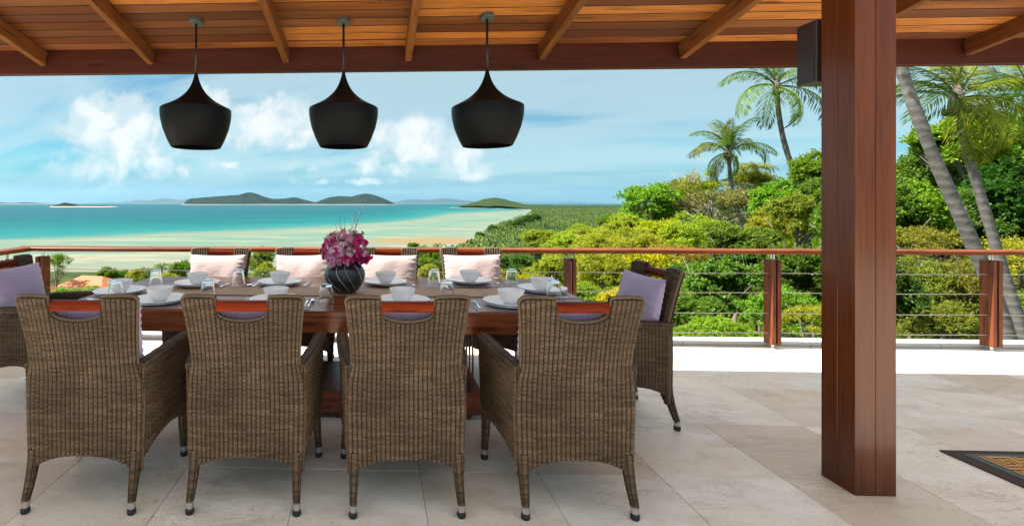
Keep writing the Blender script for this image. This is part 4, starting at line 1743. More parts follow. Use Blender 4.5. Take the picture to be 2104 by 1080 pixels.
# ------------------------------------------------------------------ rug
rp = at_z(1929, 923, .008)
RUGX, RUGY = rp.x, rp.y
rug = empty('patterned_rug', (RUGX, RUGY, 0), label='dark bordered rug with a yellow and maroon maze pattern at the right edge', cat='rug')
M_RUGD = woven('rug_border', (.036, .022, .015), (.058, .038, .026), 200, .9)
M_RUGT = woven('rug_teal', (.075, .105, .098), (.10, .135, .125), 200, .9)
M_RUGY = woven('rug_gold', (.52, .32, .085), (.62, .40, .12), 200, .9)
M_RUGM = woven('rug_maroon', (.20, .040, .022), (.27, .060, .034), 200, .9)
RW, RL = 1.5, 1.05
q = MB()
q.bevel_box(0, RW, -RL, 0, .0015, .008, .002)
q.build('border', M_RUGD, rug)
q = MB()
q.bevel_box(.080, RW - .080, -RL + .080, -.042, .0082, .0095, .0005)
q.build('teal_band', M_RUGT, rug)
fx0_, fx1_, fy0_, fy1_ = .125, RW - .125, -RL + .125, -.068
q = MB()
q.bevel_box(fx0_, fx1_, fy0_, fy1_, .0097, .0108, .0005)
q.build('field', M_RUGM, rug)
key = ["1111111111", "1000000001", "1011111101", "1010000101", "1010110101", "1010100101", "1010111101", "1010000001", "1011111111", "0000000000"]
q = MB()
cs = .0145
nx_, ny_ = int((fx1_ - fx0_) / cs), int((fy1_ - fy0_) / cs)
for j in range(ny_):
    run = None
    for i in range(nx_ + 1):
        on = i < nx_ and key[(j + (5 if (i // 10) % 2 else 0)) % 10][i % 10] == '1'
        if on and run is None:
            run = i
        if not on and run is not None:
            q.box(fx0_ + run * cs, fx0_ + i * cs, fy0_ + j * cs, fy0_ + (j + 1) * cs, .0112, .0122)
            run = None
q.build('maze_pattern', M_RUGY, rug)


# ------------------------------------------------------------------ vegetation
def kites(base, direc, normal, length, width):
    """leaf kites: base points, directions, normals (n,3); length, width (n,)"""
    d = direc / (np.linalg.norm(direc, axis=1, keepdims=True) + 1e-9)
    s = np.cross(d, normal)
    s /= np.linalg.norm(s, axis=1, keepdims=True) + 1e-9
    nn = np.cross(s, d)
    L = length[:, None]
    W = width[:, None]
    a = base
    b = base + d * L * .45 - s * W + nn * W * .25
    c = base + d * L
    e = base + d * L * .45 + s * W + nn * W * .25
    V = np.stack([a, b, c, e], 1).reshape(-1, 3)
    Q = np.arange(len(V)).reshape(-1, 4)
    return V, Q


def crown_cloud(seed, lobes=11, sprays=60, per=13, leaf=.075, wid=.4, flat=1.0, spread=.62, rl=(.26, .44), droop=.0, updown=.25):
    rr = np.random.default_rng(seed)
    B, D, N, L = [], [], [], []
    for k in range(lobes):
        # lobes spread over the crown, few at the bottom
        v = rr.normal(size=3)
        v /= np.linalg.norm(v)
        v[2] = v[2] if v[2] > -.45 else -v[2] * .8
        v[2] -= updown * .4
        c = v * spread * rr.uniform(.55, 1.08)
        r = rr.uniform(*rl)
        n = int(sprays * (r / np.mean(rl)) ** 2)
        dirs = rr.normal(size=(n, 3))
        dirs /= np.linalg.norm(dirs, axis=1, keepdims=True)
        dirs[:, 2] = np.where(dirs[:, 2] < -.35, -dirs[:, 2] * .6, dirs[:, 2])
        p = c + dirs * r * rr.uniform(.62, 1.08, (n, 1)) * np.array([1, 1, .8])
        for i in range(n):
            t = dirs[i] * .8 + rr.normal(0, .45, 3)
            t[2] = t[2] * .6 + .1 - droop
            t /= np.linalg.norm(t)
            ln = rr.uniform(.10, .2)
            f = rr.random(per)
            bb = p[i] + t * (f[:, None] - .4) * ln + rr.normal(0, .022, (per, 3))
            dd = t + rr.normal(0, .75, (per, 3))
            dd[:, 2] -= .15 + droop
            nnm = np.tile([0, 0, 1.0], (per, 1)) + dirs[i] * .5 + rr.normal(0, .45, (per, 3))
            B.append(bb)
            D.append(dd)
            N.append(nnm)
            L.append(leaf * rr.uniform(.6, 1.3, per))
    B, D, N, L = map(np.concatenate, (B, D, N, L))
    B = B * np.array([1, 1, flat])
    return kites(B, D, N, L, L * wid)


CROWNS = {}
crown_specs = {
    'broad': dict(seed=1, lobes=38, sprays=66, per=17, leaf=.060, spread=.70, rl=(.14, .42)),
    'round': dict(seed=2, lobes=40, sprays=62, per=17, leaf=.056, spread=.68, rl=(.14, .40)),
    'loose': dict(seed=3, lobes=42, sprays=36, per=15, leaf=.054, spread=.80, rl=(.12, .34)),
    'airy': dict(seed=4, lobes=34, sprays=18, per=11, leaf=.048, spread=.88, rl=(.10, .28)),
    'layer': dict(seed=5, lobes=42, sprays=48, per=16, leaf=.062, flat=.9, spread=.76, rl=(.12, .32), droop=.25),
    'fine': dict(seed=6, lobes=38, sprays=42, per=16, leaf=.040, spread=.76, rl=(.12, .34)),
    'tall': dict(seed=8, lobes=30, sprays=46, per=14, leaf=.060, flat=1.5, spread=.66, rl=(.14, .38)),
}


def crown_mesh(kind):
    if kind not in CROWNS:
        V, Q = crown_cloud(**crown_specs[kind])
        o = np_mesh('crown', V, Q, M_LEAF)
        CROWNS[kind] = o.data
        bpy.data.objects.remove(o)
    return CROWNS[kind]


COLS = {
    'bright': (.150, .265, .022), 'mid': (.095, .190, .020), 'dark': (.030, .080, .012), 'ygreen': (.255, .310, .024), 'yellow': (.33, .345, .010), 'olive': (.185, .215, .030),
    'brown': (.20, .175, .060), 'light': (.180, .310, .026), 'deep': (.058, .132, .016), 'rust': (.25, .20, .025)}


def tree(px, py, rpx, d, kind, colr, label, cat='tree', group=None, asp=.85, name='leafy_tree', trunk_col=None, bare=0, rz=None):
    C = at_d(px, py, d)
    r = rpx * d / FPX * 1.10
    asp *= 1.22
    zg = float(ground(C.x, C.y))
    zc = max(C.z, zg + r * asp * .55)
    root = empty(name, (C.x, C.y, zg), 0, label, cat, group)
    h = zc - zg
    rr = np.random.default_rng(int(px * 7 + py * 13))
    mb = MB()
    lean = rr.normal(0, .08, 2) * h
    tr = max(.03, min(.28, r * .075))
    pts = [(0, 0, -.3), (lean[0] * .2, lean[1] * .2, h * .35), (lean[0] * .6, lean[1] * .6, h * .7), (0, 0, h)]
    mb.tube(pts, [tr, tr * .85, tr * .7, tr * .45], 7)
    for k in range(6 + bare):
        a = rr.uniform(0, 6.28)
        z0 = h * rr.uniform(.45, .85)
        u = rr.uniform(.5, .95 if not bare else 1.05)
        e = (r * u * math.cos(a), r * u * math.sin(a), h + r * asp * rr.uniform(-.3, .7))
        m1 = (e[0] * .45, e[1] * .45, z0 + (e[2] - z0) * .6)
        mb.tube([(lean[0] * .5, lean[1] * .5, z0), m1, e], [tr * .45, tr * .28, tr * .08], 5)
        if bare:
            for j in range(5):
                e2 = (m1[0] + rr.normal(0, r * .35), m1[1] + rr.normal(0, r * .35), m1[2] + rr.uniform(.1, .6) * r)
                mb.tube([m1, e2], [tr * .18, tr * .05], 4)
    mb.build('trunk', M_TWIG if trunk_col == 'pale' else M_BARK, root, smooth=True)
    if kind:
        o = bpy.data.objects.new('crown', crown_mesh(kind))
        link(o, root)
        o.location = (0, 0, h)
        o.scale = (r, r, r * asp)
        o.rotation_euler = (0, 0, rr.uniform(0, 6.28) if rz is None else rz)
        c = np.array(COLS[colr]) * 1.02 * (1 + rr.normal(0, .08, 3))
        o.color = (*[max(.005, v) for v in c], 1)
    return root


def T(*a, **k):
    return tree(*a, **k)


# --- hillside right of the middle, left of the big post
T(1332, 432, 62, 44, 'loose', 'light', 'light green tree at the left end of the wooded hill', asp=.8)
T(1283, 478, 48, 40, 'loose', 'ygreen', 'yellow green tree below the light green tree at the left end of the hill', asp=.75)
T(1392, 425, 56, 50, 'fine', 'olive', 'olive brown tree right of the light green tree on the hill', asp=.9)
T(1378, 402, 30, 54, 'airy', 'brown', 'small brownish tree on the skyline below the bare tree', asp=.9)
T(1440, 405, 52, 52, 'fine', 'ygreen', 'dusty yellow tree left of the shaggy palm on the hill', asp=.9)
T(1462, 440, 62, 42, 'airy', 'brown', 'sparse greyish brown tree with bare pale twigs below the shaggy palm', asp=.9, trunk_col='pale', bare=8)
T(1545, 385, 46, 46, 'fine', 'olive', 'olive tree right of the shaggy palm below the skyline', asp=.9)
T(1560, 425, 52, 40, 'airy', 'brown', 'brown thin leaved tree in front of the shaggy palm', asp=.8, trunk_col='pale', bare=6)
T(1598, 428, 56, 33, 'broad', 'bright', 'bright green broad tree below the tall slim palm', asp=.9)
T(1668, 362, 44, 32, 'broad', 'bright', 'bright green tree highest beside the big post', asp=1.0)
T(1690, 420, 54, 30, 'round', 'mid', 'mid green tree half behind the big post', asp=1.0)
T(1640, 455, 58, 27, 'loose', 'olive', 'olive green tree just left of the big post', asp=.9)
T(1580, 472, 46, 30, 'fine', 'ygreen', 'yellow green flowering tree above the railing left of the big post', asp=.8)
T(1505, 500, 64, 19, 'layer', 'mid', 'dark green domed tree rising above the railing left of the third post', asp=.75)
T(1420, 492, 60, 34, 'fine', 'ygreen', 'yellow green tree left of the dark green domed tree', asp=.8)
T(1360, 498, 58, 36, 'loose', 'yellow', 'yellow flowering tree with reddish tips above the railing', asp=.75)
T(1300, 520, 60, 30, 'fine', 'ygreen', 'olive yellow bush behind the right end armchair', asp=.8)
T(1228, 508, 50, 38, 'fine', 'ygreen', 'yellow green bush above the railing left of the hill trees', asp=.7)
T(1165, 510, 46, 42, 'loose', 'ygreen', 'lowest yellow green bush at the left foot of the hill', asp=.65)
T(1395, 540, 52, 27, 'airy', 'rust', 'reddish tipped shrub behind the right end armchair', asp=.8)
T(1330, 565, 62, 22, 'loose', 'yellow', 'yellow flowering shrub directly behind the right end armchair', asp=.8)
T(1240, 570, 66, 22, 'fine', 'ygreen', 'yellow green shrub right of the slotted second railing post', asp=.8)
T(1135, 565, 50, 28, 'loose', 'ygreen', 'yellow green shrub left of the slotted second railing post', asp=.8)
T(1205, 640, 66, 15, 'loose', 'bright', 'bright green shrub below the right end of the table', asp=.8)
T(1290, 640, 60, 13, 'loose', 'yellow', 'yellow leaved shrub behind the seat of the right end armchair', asp=.8)
T(1470, 600, 82, 12.5, 'layer', 'mid', 'dense dark green tree right of the right end armchair', asp=.95)
T(1415, 640, 52, 11, 'layer', 'mid', 'green bush close behind the cables right of the right end armchair', asp=.9)
T(1545, 560, 60, 14, 'layer', 'deep', 'deep green tree behind the third railing post', asp=1.0)
T(1640, 580, 72, 13, 'round', 'mid', 'green bush between the third railing post and the big post', asp=1.0)
T(1600, 640, 58, 10.5, 'loose', 'bright', 'bright bush at the foot of the third railing post', asp=.8)
T(1668, 660, 46, 9.5, 'airy', 'ygreen', 'yellow green twiggy bush at the left foot of the big post', asp=.8)
T(1480, 688, 58, 8.6, 'round', 'light', 'low light green shrub behind the kerb left of the third railing post', asp=.6)
T(1415, 695, 44, 8.2, 'round', 'light', 'low light green shrub with orange flowers behind the kerb', asp=.55)
T(1555, 702, 36, 8.3, 'round', 'light', 'small low green shrub at the kerb by the third railing post', asp=.55)
T(1110, 498, 40, 60, 'loose', 'ygreen', 'yellow green tree top just above the handrail right of the coastal wood', asp=.6)
T(1195, 488, 40, 58, 'fine', 'ygreen', 'olive yellow tree top above the handrail left of the light green hill tree', asp=.65)
T(1255, 465, 34, 62, 'loose', 'mid', 'green tree at the lowest point of the hill skyline', asp=.7)
# --- right of the big post
T(1905, 385, 72, 28, 'round', 'mid', 'green tree between the big post and the leaning palms', asp=1.1)
T(2010, 345, 110, 28, 'broad', 'deep', 'large dark green tree behind the two leaning palms', asp=.9)
T(2085, 320, 80, 26, 'broad', 'bright', 'bright topped green tree at the right edge of the picture', asp=.9)
T(1960, 300, 70, 25, 'broad', 'bright', 'bright green tree top below the crown of the yellow stalked palm', asp=.8)
T(1870, 445, 62, 20, 'broad', 'bright', 'bright green tree right beside the big post', asp=1.0)
T(1930, 440, 56, 22, 'airy', 'mid', 'thin green tree with bare twigs left of the leaning palms', asp=1.0, bare=3, trunk_col='pale')
T(2060, 450, 100, 22, 'broad', 'dark', 'very dark green tree behind the right hand palm trunk', asp=1.0)
T(1975, 500, 70, 21, 'layer', 'deep', 'deep green tree between the two palm trunks', asp=1.0)
T(1900, 520, 64, 17, 'airy', 'olive', 'olive scrub with yellow leaves right of the big post at rail height', asp=.9, bare=4)
T(1880, 600, 70, 15, 'fine', 'olive', 'olive green thicket right of the big post below the rail', asp=.9)
T(1965, 610, 76, 14.5, 'fine', 'olive', 'olive yellow thicket left of the rightmost railing post', asp=.9)
T(1940, 670, 66, 13, 'fine', 'olive', 'low olive thicket at the kerb left of the rightmost railing post', asp=.7)
T(2085, 560, 74, 16, 'airy', 'ygreen', 'yellow leaved scrub right of the rightmost railing post', asp=1.0, bare=4)
T(2095, 655, 66, 13.5, 'fine', 'olive', 'dark olive thicket at the kerb in the right corner', asp=.8)
T(2160, 470, 110, 21, 'round', 'deep', 'deep green tree cut by the right picture edge', asp=1.1)
T(1790, 480, 100, 20, 'round', 'mid', 'green tree hidden behind the big post', asp=1.1)
T(1770, 610, 90, 12, 'round', 'deep', 'dark bush hidden behind the foot of the big post', asp=1.0)
# --- seen between and beyond the far chairs
T(118, 548, 27, 60, 'airy', 'mid', 'slender airy tree right of the left railing post against the flats', asp=1.1, bare=2, name='slender_tree')
T(150, 616, 30, 26, 'round', 'light', 'bright green bush right of the left railing post', asp=.8)
T(128, 612, 26, 24, 'round', 'bright', 'small green bush close to the left railing post', asp=.8)
T(190, 612, 30, 30, 'loose', 'bright', 'green bush right of the orange roofs', asp=.8)
T(60, 590, 30, 40, 'loose', 'mid', 'green tree left of the left railing post', asp=.9)
T(222, 568, 22, 95, 'round', 'mid', 'small round tree at the left end of the shore tree line', asp=.9)
T(252, 572, 18, 100, 'loose', 'mid', 'second small tree in the shore tree line', asp=.9)
T(281, 570, 22, 95, 'round', 'ygreen', 'yellow green tree in the shore tree line', asp=.8)
T(312, 572, 20, 90, 'loose', 'mid', 'tree with ragged top behind the leftmost far side tumbler', asp=.9)
T(372, 565, 27, 80, 'loose', 'mid', 'dark green tree just left of the leftmost far side armchair', asp=1.0)
T(345, 580, 24, 70, 'round', 'ygreen', 'yellow green tree below the shore palms', asp=.8)
T(538, 540, 30, 70, 'loose', 'bright', 'green tree between the two far side armchairs left of the vase', asp=1.0)
T(545, 570, 30, 50, 'broad', 'ygreen', 'yellow green tree low between the two far side armchairs left of the vase', asp=.9)
T(715, 545, 34, 70, 'broad', 'mid', 'green tree behind the flower vase', asp=.9)
T(882, 535, 28, 75, 'loose', 'bright', 'green tree between the two far side armchairs right of the vase', asp=1.0)
T(884, 572, 30, 45, 'loose', 'ygreen', 'yellow green tree low between the two far side armchairs right of the vase', asp=.9)
T(849, 506, 13, 190, 'round', 'mid', 'small tree top just showing over the handrail right of the vase', asp=.6)
T(1065, 555, 40, 48, 'layer', 'deep', 'dark green tree right of the rightmost far side armchair', asp=.9)
T(1105, 590, 44, 30, 'loose', 'yellow', 'yellow green shrub beyond the right end of the table', asp=.8)
T(1040, 580, 30, 36, 'loose', 'ygreen', 'yellow leaved shrub behind the rightmost far side tumbler', asp=.8)
T(960, 560, 40, 60, 'broad', 'mid', 'green tree behind the rightmost far side armchair', asp=.9)
T(460, 565, 40, 70, 'broad', 'mid', 'green tree behind the leftmost far side armchair', asp=.9)
T(630, 565, 40, 70, 'broad', 'mid', 'green tree behind the second far side armchair', asp=.9)
T(800, 560, 42, 70, 'broad', 'mid', 'green tree behind the third far side armchair', asp=.9)
# --- edge of the coastal wood
GE = 'dark trees standing along the edge of the coastal wood'
for px, py, r, d, lab in ((1012, 472, 12, 900, 'grey green tree furthest left on the edge of the coastal wood'), (1030, 478, 11, 880, 'low tree at the edge of the coastal wood'),
                          (1048, 466, 13, 980, 'tall dark tree on the edge of the coastal wood'), (1066, 460, 12, 1050, 'rounded tree on the wood edge right of the tall dark tree'),
                          (1084, 452, 12, 1200, 'tree on the wood edge where the bay begins'), (1100, 448, 11, 1350, 'last tall tree on the edge of the wood beside the bay'),
                          (985, 486, 11, 760, 'lowest tree at the left tip of the coastal wood')):
    T(px, py, r, d, 'round', 'deep', lab, group=GE, asp=.9)

# bare skyline tree
T(1408, 362, 24, 50, None, 'brown', 'bare thin tree on the skyline left of the shaggy palm', asp=1.3, bare=12, name='bare_tree', trunk_col='pale')


# --- palms
def frond_mesh(seed, droop=1.0, n=44, leafL=.27, ang=.55):
    rr = np.random.default_rng(seed)
    # rachis starts at the origin along +x and bends down; unit length
    fs = np.linspace(0, 1, 22)
    pitch = ang - droop * 1.75 * fs ** 1.35
    xs = np.concatenate([[0], np.cumsum(np.cos(pitch[:-1]) / 21)])
    zs = np.concatenate([[0], np.cumsum(np.sin(pitch[:-1]) / 21)])
    ysw = rr.normal(0, .03) * fs ** 2
    mb = MB()
    mb.tube([(x, y, z) for x, y, z in zip(xs[::2], ysw[::2], zs[::2])], list(np.linspace(.016, .003, 11)), 5)
    rv, rf = mb.v, mb.f
    B, D, N, L, W = [], [], [], [], []
    for side in (-1, 1):
        f = np.linspace(.13, .995, n) + rr.normal(0, .004, n)
        f = np.clip(f, .1, 1)
        px, py, pz = np.interp(f, fs, xs), np.interp(f, fs, ysw), np.interp(f, fs, zs)
        tx, tz = np.interp(f, fs, np.cos(pitch)), np.interp(f, fs, np.sin(pitch))
        l = leafL * 1.12 * (np.sin(np.pi * np.clip(f * .86 + .09, 0, 1)) ** .6) * rr.uniform(.85, 1.1, n)
        out = .62 + .1 * rr.normal(size=n)
        d1 = np.stack([tx * .62, side * out, tz * .62 - .15 - .25 * f * droop + rr.normal(0, .1, n)], -1)
        d1 /= np.linalg.norm(d1, axis=1, keepdims=True)
        base = np.stack([px, py, pz], -1)
        nm = np.stack([-tz, np.zeros(n) + side * .4, tx], -1)
        # each leaflet in two lengths, the outer one hanging
        mid = base + d1 * (l * .5)[:, None]
        d2 = d1 + np.array([0, 0, -1.15]) * (.5 + .5 * rr.random((n, 1)))
        B += [base, mid]
        D += [d1, d2]
        N += [nm, nm]
        L += [l * .56, l * .56]
        W += [np.full(n, .0072), np.full(n, .0062)]
    V, Q = kites(*map(np.concatenate, (B, D, N, L, W)))
    verts = np.concatenate([np.array([tuple(v) for v in rv]), V])
    k = len(rv)
    faces = [tuple(f) for f in rf] + [tuple(q + k) for q in Q]
    me = bpy.data.meshes.new('frond')
    me.from_pydata(verts.tolist(), [], [tuple(int(i) for i in f) for f in faces])
    me.materials.append(M_LEAF)
    return me


FR = [frond_mesh(1, .75), frond_mesh(2, 1.0), frond_mesh(3, 1.3), frond_mesh(4, 1.0, 40, .24, .9), frond_mesh(5, 1.55, 38, .24, .2)]


def palm(trunk_px, d, r_px, fronds, label, tr=.13, cols=('mid', 'bright', 'olive'), nuts=True, group=None, dz=0.0, ground_z=None, name='coconut_palm'):
    """trunk_px: outline pixels from the crown down, all at depth d"""
    P = [at_d(px, py, d) for px, py in trunk_px]
    top = P[0]
    bot = P[-1]
    zg = float(ground(bot.x, bot.y))
    if bot.z > zg:
        a, b = P[-2], P[-1]
        k = (b.z - zg) / max(.05, (a.z - b.z))
        P.append(Vector((b.x + (b.x - a.x) * min(k, 3) * .8, b.y, zg - .3)))
    rootp = Vector((P[-1].x, P[-1].y, zg))
    root = empty(name, rootp, 0, label, 'palm tree', group)
    r = r_px * d / FPX
    mb = MB()
    pts = []
    nseg = 26
    seg = [(P[i] - P[i - 1]).length for i in range(1, len(P))]
    cum = np.concatenate([[0], np.cumsum(seg)])
    tt = np.linspace(0, cum[-1], nseg)
    for c in tt:
        pts.append(Vector([float(np.interp(c, cum, [q[i] for q in P])) for i in range(3)]) - rootp)
    for _ in range(3):
        pts = [pts[0]] + [(pts[i - 1] + pts[i] * 2 + pts[i + 1]) / 4 for i in range(1, nseg - 1)] + [pts[-1]]
    rad = [tr * (.72 + .5 * (i / (nseg - 1)) ** 1.5) * (1 + .05 * math.sin(i * 2.1)) for i in range(nseg)]
    mb.tube(pts, rad, 12)
    mb.build('trunk', M_PALMBARK, root, smooth=True)
    rr = np.random.default_rng(int(trunk_px[0][0] * 3 + trunk_px[0][1]))
    ct = top - rootp
    # bulb of sheaths
    mb = MB()
    mb.tube([ct - Vector((0, 0, tr * 2)), ct, ct + Vector((0, 0, tr * 2.5)), ct + Vector((0, 0, tr * 5))], [tr * .8, tr * 1.35, tr * 1.0, tr * .25], 9)
    mb.build('crown_shaft', M_BARK, root, smooth=True)
    for (az, el, ln, fi, c) in fronds:
        o = bpy.data.objects.new('frond', FR[fi])
        link(o, root)
        o.location = ct + Vector((0, 0, tr * 1.5))
        o.rotation_euler = Matrix.Rotation(R(az), 4, 'Z').to_euler()
        M = Matrix.Rotation(R(az) + TH, 4, 'Z') @ Matrix.Rotation(-R(el), 4, 'Y') @ Matrix.Rotation(rr.normal(0, .25), 4, 'X')
        o.rotation_euler = M.to_euler()
        s = r * ln
        o.scale = (s, s, s)
        cc = np.array(COLS[cols[c]]) * np.array([.74, .74, .8]) * (1 + rr.normal(0, .12))
        o.color = (*cc, 1)
    if nuts:
        nm = None
        for k in range(5):
            a = rr.uniform(0, 6.28)
            mb = MB()
            mb.lathe([(.0005, -.13), (.06, -.11), (.10, -.03), (.10, .04), (.05, .12), (.0005, .13)], 9)
            if nm is None:
                o = nm = mb.build('coconut', plain('coconut_husk', (.10, .11, .03), .6), root, smooth=True)
            else:
                o = nm.copy()
                COL.objects.link(o)
            o.location = ct + Vector((math.cos(a) * tr * 1.6, math.sin(a) * tr * 1.6, -.12))
            s_ = tr * 6
            o.scale = (s_, s_, s_)
    return root


def ring(n, el, ln, seed, fis=(0, 1, 2), cs=(0, 1, 2), a0=0):
    rr = np.random.default_rng(seed)
    return [(a0 + 360 * k / n + rr.normal(0, 9), el + rr.normal(0, 8), ln * rr.uniform(.88, 1.1), int(rr.choice(fis)), int(rr.choice(cs))) for k in range(n)]


# tall slim palm left of the big post
palm([(1596, 186), (1600, 240), (1612, 300), (1631, 352), (1640, 400)], 34, 108,
     [(178, 12, 1.2, 1, 0), (195, -22, 1.3, 1, 1), (215, -45, 1.15, 1, 0), (165, 45, .9, 1, 0), (120, 60, .8, 0, 0), (60, 55, .9, 0, 0), (20, 25, 1.05, 1, 1), (-5, 0, 1.1, 1, 0), (-20, -35, 1.2, 1, 0),
      (-40, -60, 1.0, 2, 0), (280, -55, 1.0, 1, 1), (80, 70, .75, 3, 1)],
     'tall slim coconut palm with an open crown left of the big post', tr=.20, cols=('mid', 'bright', 'olive'))
# shaggy palm lower left of it
palm([(1497, 320), (1500, 360), (1508, 410), (1519, 450)], 44, 82,
     ring(6, 42, 1.1, 3, (0, 1)) + ring(6, 8, 1.12, 4, (1, 2), (0, 1, 2, 2)) + ring(5, -35, .95, 5, (2, 4), (2, 2, 1)) + ring(3, 72, .95, 6, (3, 0)),
     'shaggy grey green coconut palm lower on the hill left of the tall slim palm', tr=.21, cols=('mid', 'olive', 'mid'))
# small palm on the ridge
palm([(1552, 352), (1554, 372), (1556, 400)], 56, 40, ring(11, 10, 1.0, 8, (1, 2), (1, 2)), 'small yellowish palm top between the two bigger palms on the ridge', tr=.2, cols=('bright', 'ygreen', 'olive'))
# right of the post: palm with yellow stalks
palm([(1966, 218), (1978, 275), (1998, 350), (2030, 450), (2062, 560), (2104, 690)], 10.6, 172,
     [(250, -35, 1.0, 1, 1), (265, -62, .95, 1, 2), (290, -50, .9, 2, 1), (200, -12, 1.0, 1, 0), (170, 18, .8, 1, 0), (150, 40, .9, 1, 0), (120, 62, .9, 0, 1), (75, 65, .9, 0, 2), (50, 45, 1.0, 1, 1), (25, 28, 1.1, 0, 1),
      (5, 10, 1.1, 1, 0), (-15, -15, 1.0, 1, 0), (-35, -30, .95, 1, 1), (225, -48, 1.0, 2, 1), (100, 25, .9, 1, 2), (320, 10, .8, 1, 1), (140, 5, .9, 2, 0)],
     'coconut palm with yellow frond stalks right of the big post', tr=.105, cols=('mid', 'ygreen', 'ygreen'))
# leaning palm whose crown is above the eaves
palm([(1800, -60), (1822, 40), (1850, 140), (1888, 250), (1938, 370), (1990, 480), (2030, 570), (2075, 700)], 9.8, 150,
     ring(9, 25, 1.0, 21, (0, 1)) + ring(7, -5, 1.0, 22, (1, 2)), 'grey trunk of a leaning coconut palm close to the right of the big post', tr=.125)
# palm at the right edge
palm([(2122, 215), (2135, 300), (2150, 420), (2170, 560)], 17, 130,
     [(185, 15, 1.05, 1, 0), (175, -10, 1.0, 1, 1), (205, -30, 1.0, 2, 0), (150, 40, 1.0, 1, 0), (130, 62, .9, 0, 1), (240, -10, 1.0, 1, 0), (30, 30, 1.0, 1, 0), (80, 40, 1.0, 1, 1), (300, 0, 1.0, 1, 0), (330, -20, 1.0, 2, 0), (195, 48, .9, 1, 2)],
     'coconut palm with its crown cut by the right picture edge', tr=.15, cols=('mid', 'bright', 'ygreen'))
# low palms by the shore seen through the cables
SP = 'small palms in the shore tree line'
for i, (px, py, d, r, lab) in enumerate(((333, 552, 90, 24, 'palm standing highest in the shore tree line'), (300, 560, 95, 18, 'small palm in the shore tree line behind the leftmost tumbler'),
                                         (356, 562, 80, 20, 'palm beside the leftmost far side armchair'), (540, 575, 42, 30, 'palm low between the two far side armchairs left of the vase'),
                                         (895, 545, 60, 26, 'palm behind the far side tumbler right of the vase'), (1052, 530, 48, 36, 'dark palm right of the rightmost far side armchair'),
                                         (1090, 530, 60, 28, 'palm left of the slotted second railing post'))):
    palm([(px, py), (px + 1, py + 20), (px + 3, py + 50)], d, r, ring(8, 25, 1.0, 50 + i, (1, 2)) + ring(6, -5, .95, 70 + i, (2,)), lab, tr=.16 if d > 60 else .12, nuts=False, group=SP, cols=('mid', 'bright', 'deep'))


# --- coastal wood: countless palms and trees on the plain
def coastal_wood():
    rr = np.random.default_rng(5)
    N0 = 30000
    Y = np.exp(rr.uniform(math.log(430), math.log(5200), N0))
    X = rr.uniform(0, 1, N0) * (Y * .75 + 200) + coast_x(Y) * 0
    ok = (X > coast_x(Y) + 22) & (X < Y * .72 + 150)
    X, Y = X[ok], Y[ok]
    Z = ground(X, Y)
    H = rr.uniform(7, 13, len(X)) + 3 * np.sin(X / 90) * np.sin(Y / 150)
    big = (rr.random(len(X)) < .07)
    Rr = rr.uniform(3.2, 5.0, len(X)) * (1 + Y / 6000) * np.where(big, 1.7, 1)
    H = H + np.where(big, rr.uniform(2, 6, len(X)), 0)
    V, Q = [], []
    nb = 8
    for k in range(nb):
        a = rr.uniform(0, 6.28) + 2 * math.pi * k / nb + rr.normal(0, .25, len(X))
        el = rr.uniform(.05, .9, len(X))
        dx, dy = np.cos(a), np.sin(a)
        px, py = -dy, dx
        w = Rr * .17
        top = np.stack([X, Y, Z + H], -1)
        mid = top + np.stack([dx * Rr * .55, dy * Rr * .55, Rr * .35 * el], -1)
        tip = top + np.stack([dx * Rr, dy * Rr, Rr * (.15 * el - .45)], -1)
        s = np.stack([px * w, py * w, 0 * w], -1)
        V.append(np.stack([top, mid - s, tip, mid + s], 1).reshape(-1, 3))
    V = np.concatenate(V)
    Q = np.arange(len(V)).reshape(-1, 4)
    o = np_mesh('coastal_palm_wood', V, Q, M_CANOPYW)
    o.color = (.040, .075, .014, 1)
    tag(o, 'dark green palm wood covering the coastal plain below the hill', 'wood', kind='stuff')
    # under storey that closes the gaps
    ys = logspace(420, 7400, 150)
    A = []
    for y in ys:
        x0 = float(coast_x(y)) + 26
        xr = np.linspace(0, 1, 120)
        x = x0 + xr * max(50, (y * .85 + 300 - x0))
        yy = np.full(120, y)
        z = ground(x, yy) + np.where(xr < .004, 0, 5.0 + 1.6 * np.sin(x / 9) * np.sin(y / 7) + 1.5 * np.sin(x / 31 + y / 23))
        z = z + np.where(y > 4300, 26 * np.exp(-((y - 5600) / 900) ** 2) + rr.normal(0, 2.5, 120), 0)
        A.append(np.stack([x, yy, z], -1))
    mb = MB()
    mb.grid(np.array(A))
    o2 = mb.build('coastal_undergrowth', M_UNDER, smooth=False)
    tag(o2, 'dark undergrowth between the palms of the coastal plain', 'undergrowth', kind='stuff')


M_UNDER, _t, _b = new_mat('wood_floor')
_p = _t.node('ShaderNodeNewGeometry').outputs['Position']
_n = _t.noise(_p, .06, 6, .7)
_t.put(_b.inputs['Base Color'], _t.mix(_n, (.010, .022, .008), (.040, .062, .020)))
_b.inputs['Roughness'].default_value = 1
_b.inputs['Specular IOR Level'].default_value = 0
M_CANOPYW, _t, _b = new_mat('palm_canopy')
_p = _t.node('ShaderNodeNewGeometry')
_r = _p.outputs['Random Per Island']
_n = _t.noise(_p.outputs['Position'], .011, 6, .65)
_n2 = _t.noise(_p.outputs['Position'], .045, 5, .6)
_c = _t.ramp(_t.m('ADD', _t.m('MULTIPLY', _n, .6), _t.m('MULTIPLY', _n2, .4)), [(.36, (.012, .034, .010)), (.47, (.034, .066, .014)), (.55, (.060, .092, .018)), (.66, (.105, .110, .030))])
_c = _t.mix(1.0, _c, _t.ramp(_r, [(0, (.35, .4, .4)), (.6, (1, 1, 1)), (1, (1.9, 1.7, 1.4))]), 'MULTIPLY')
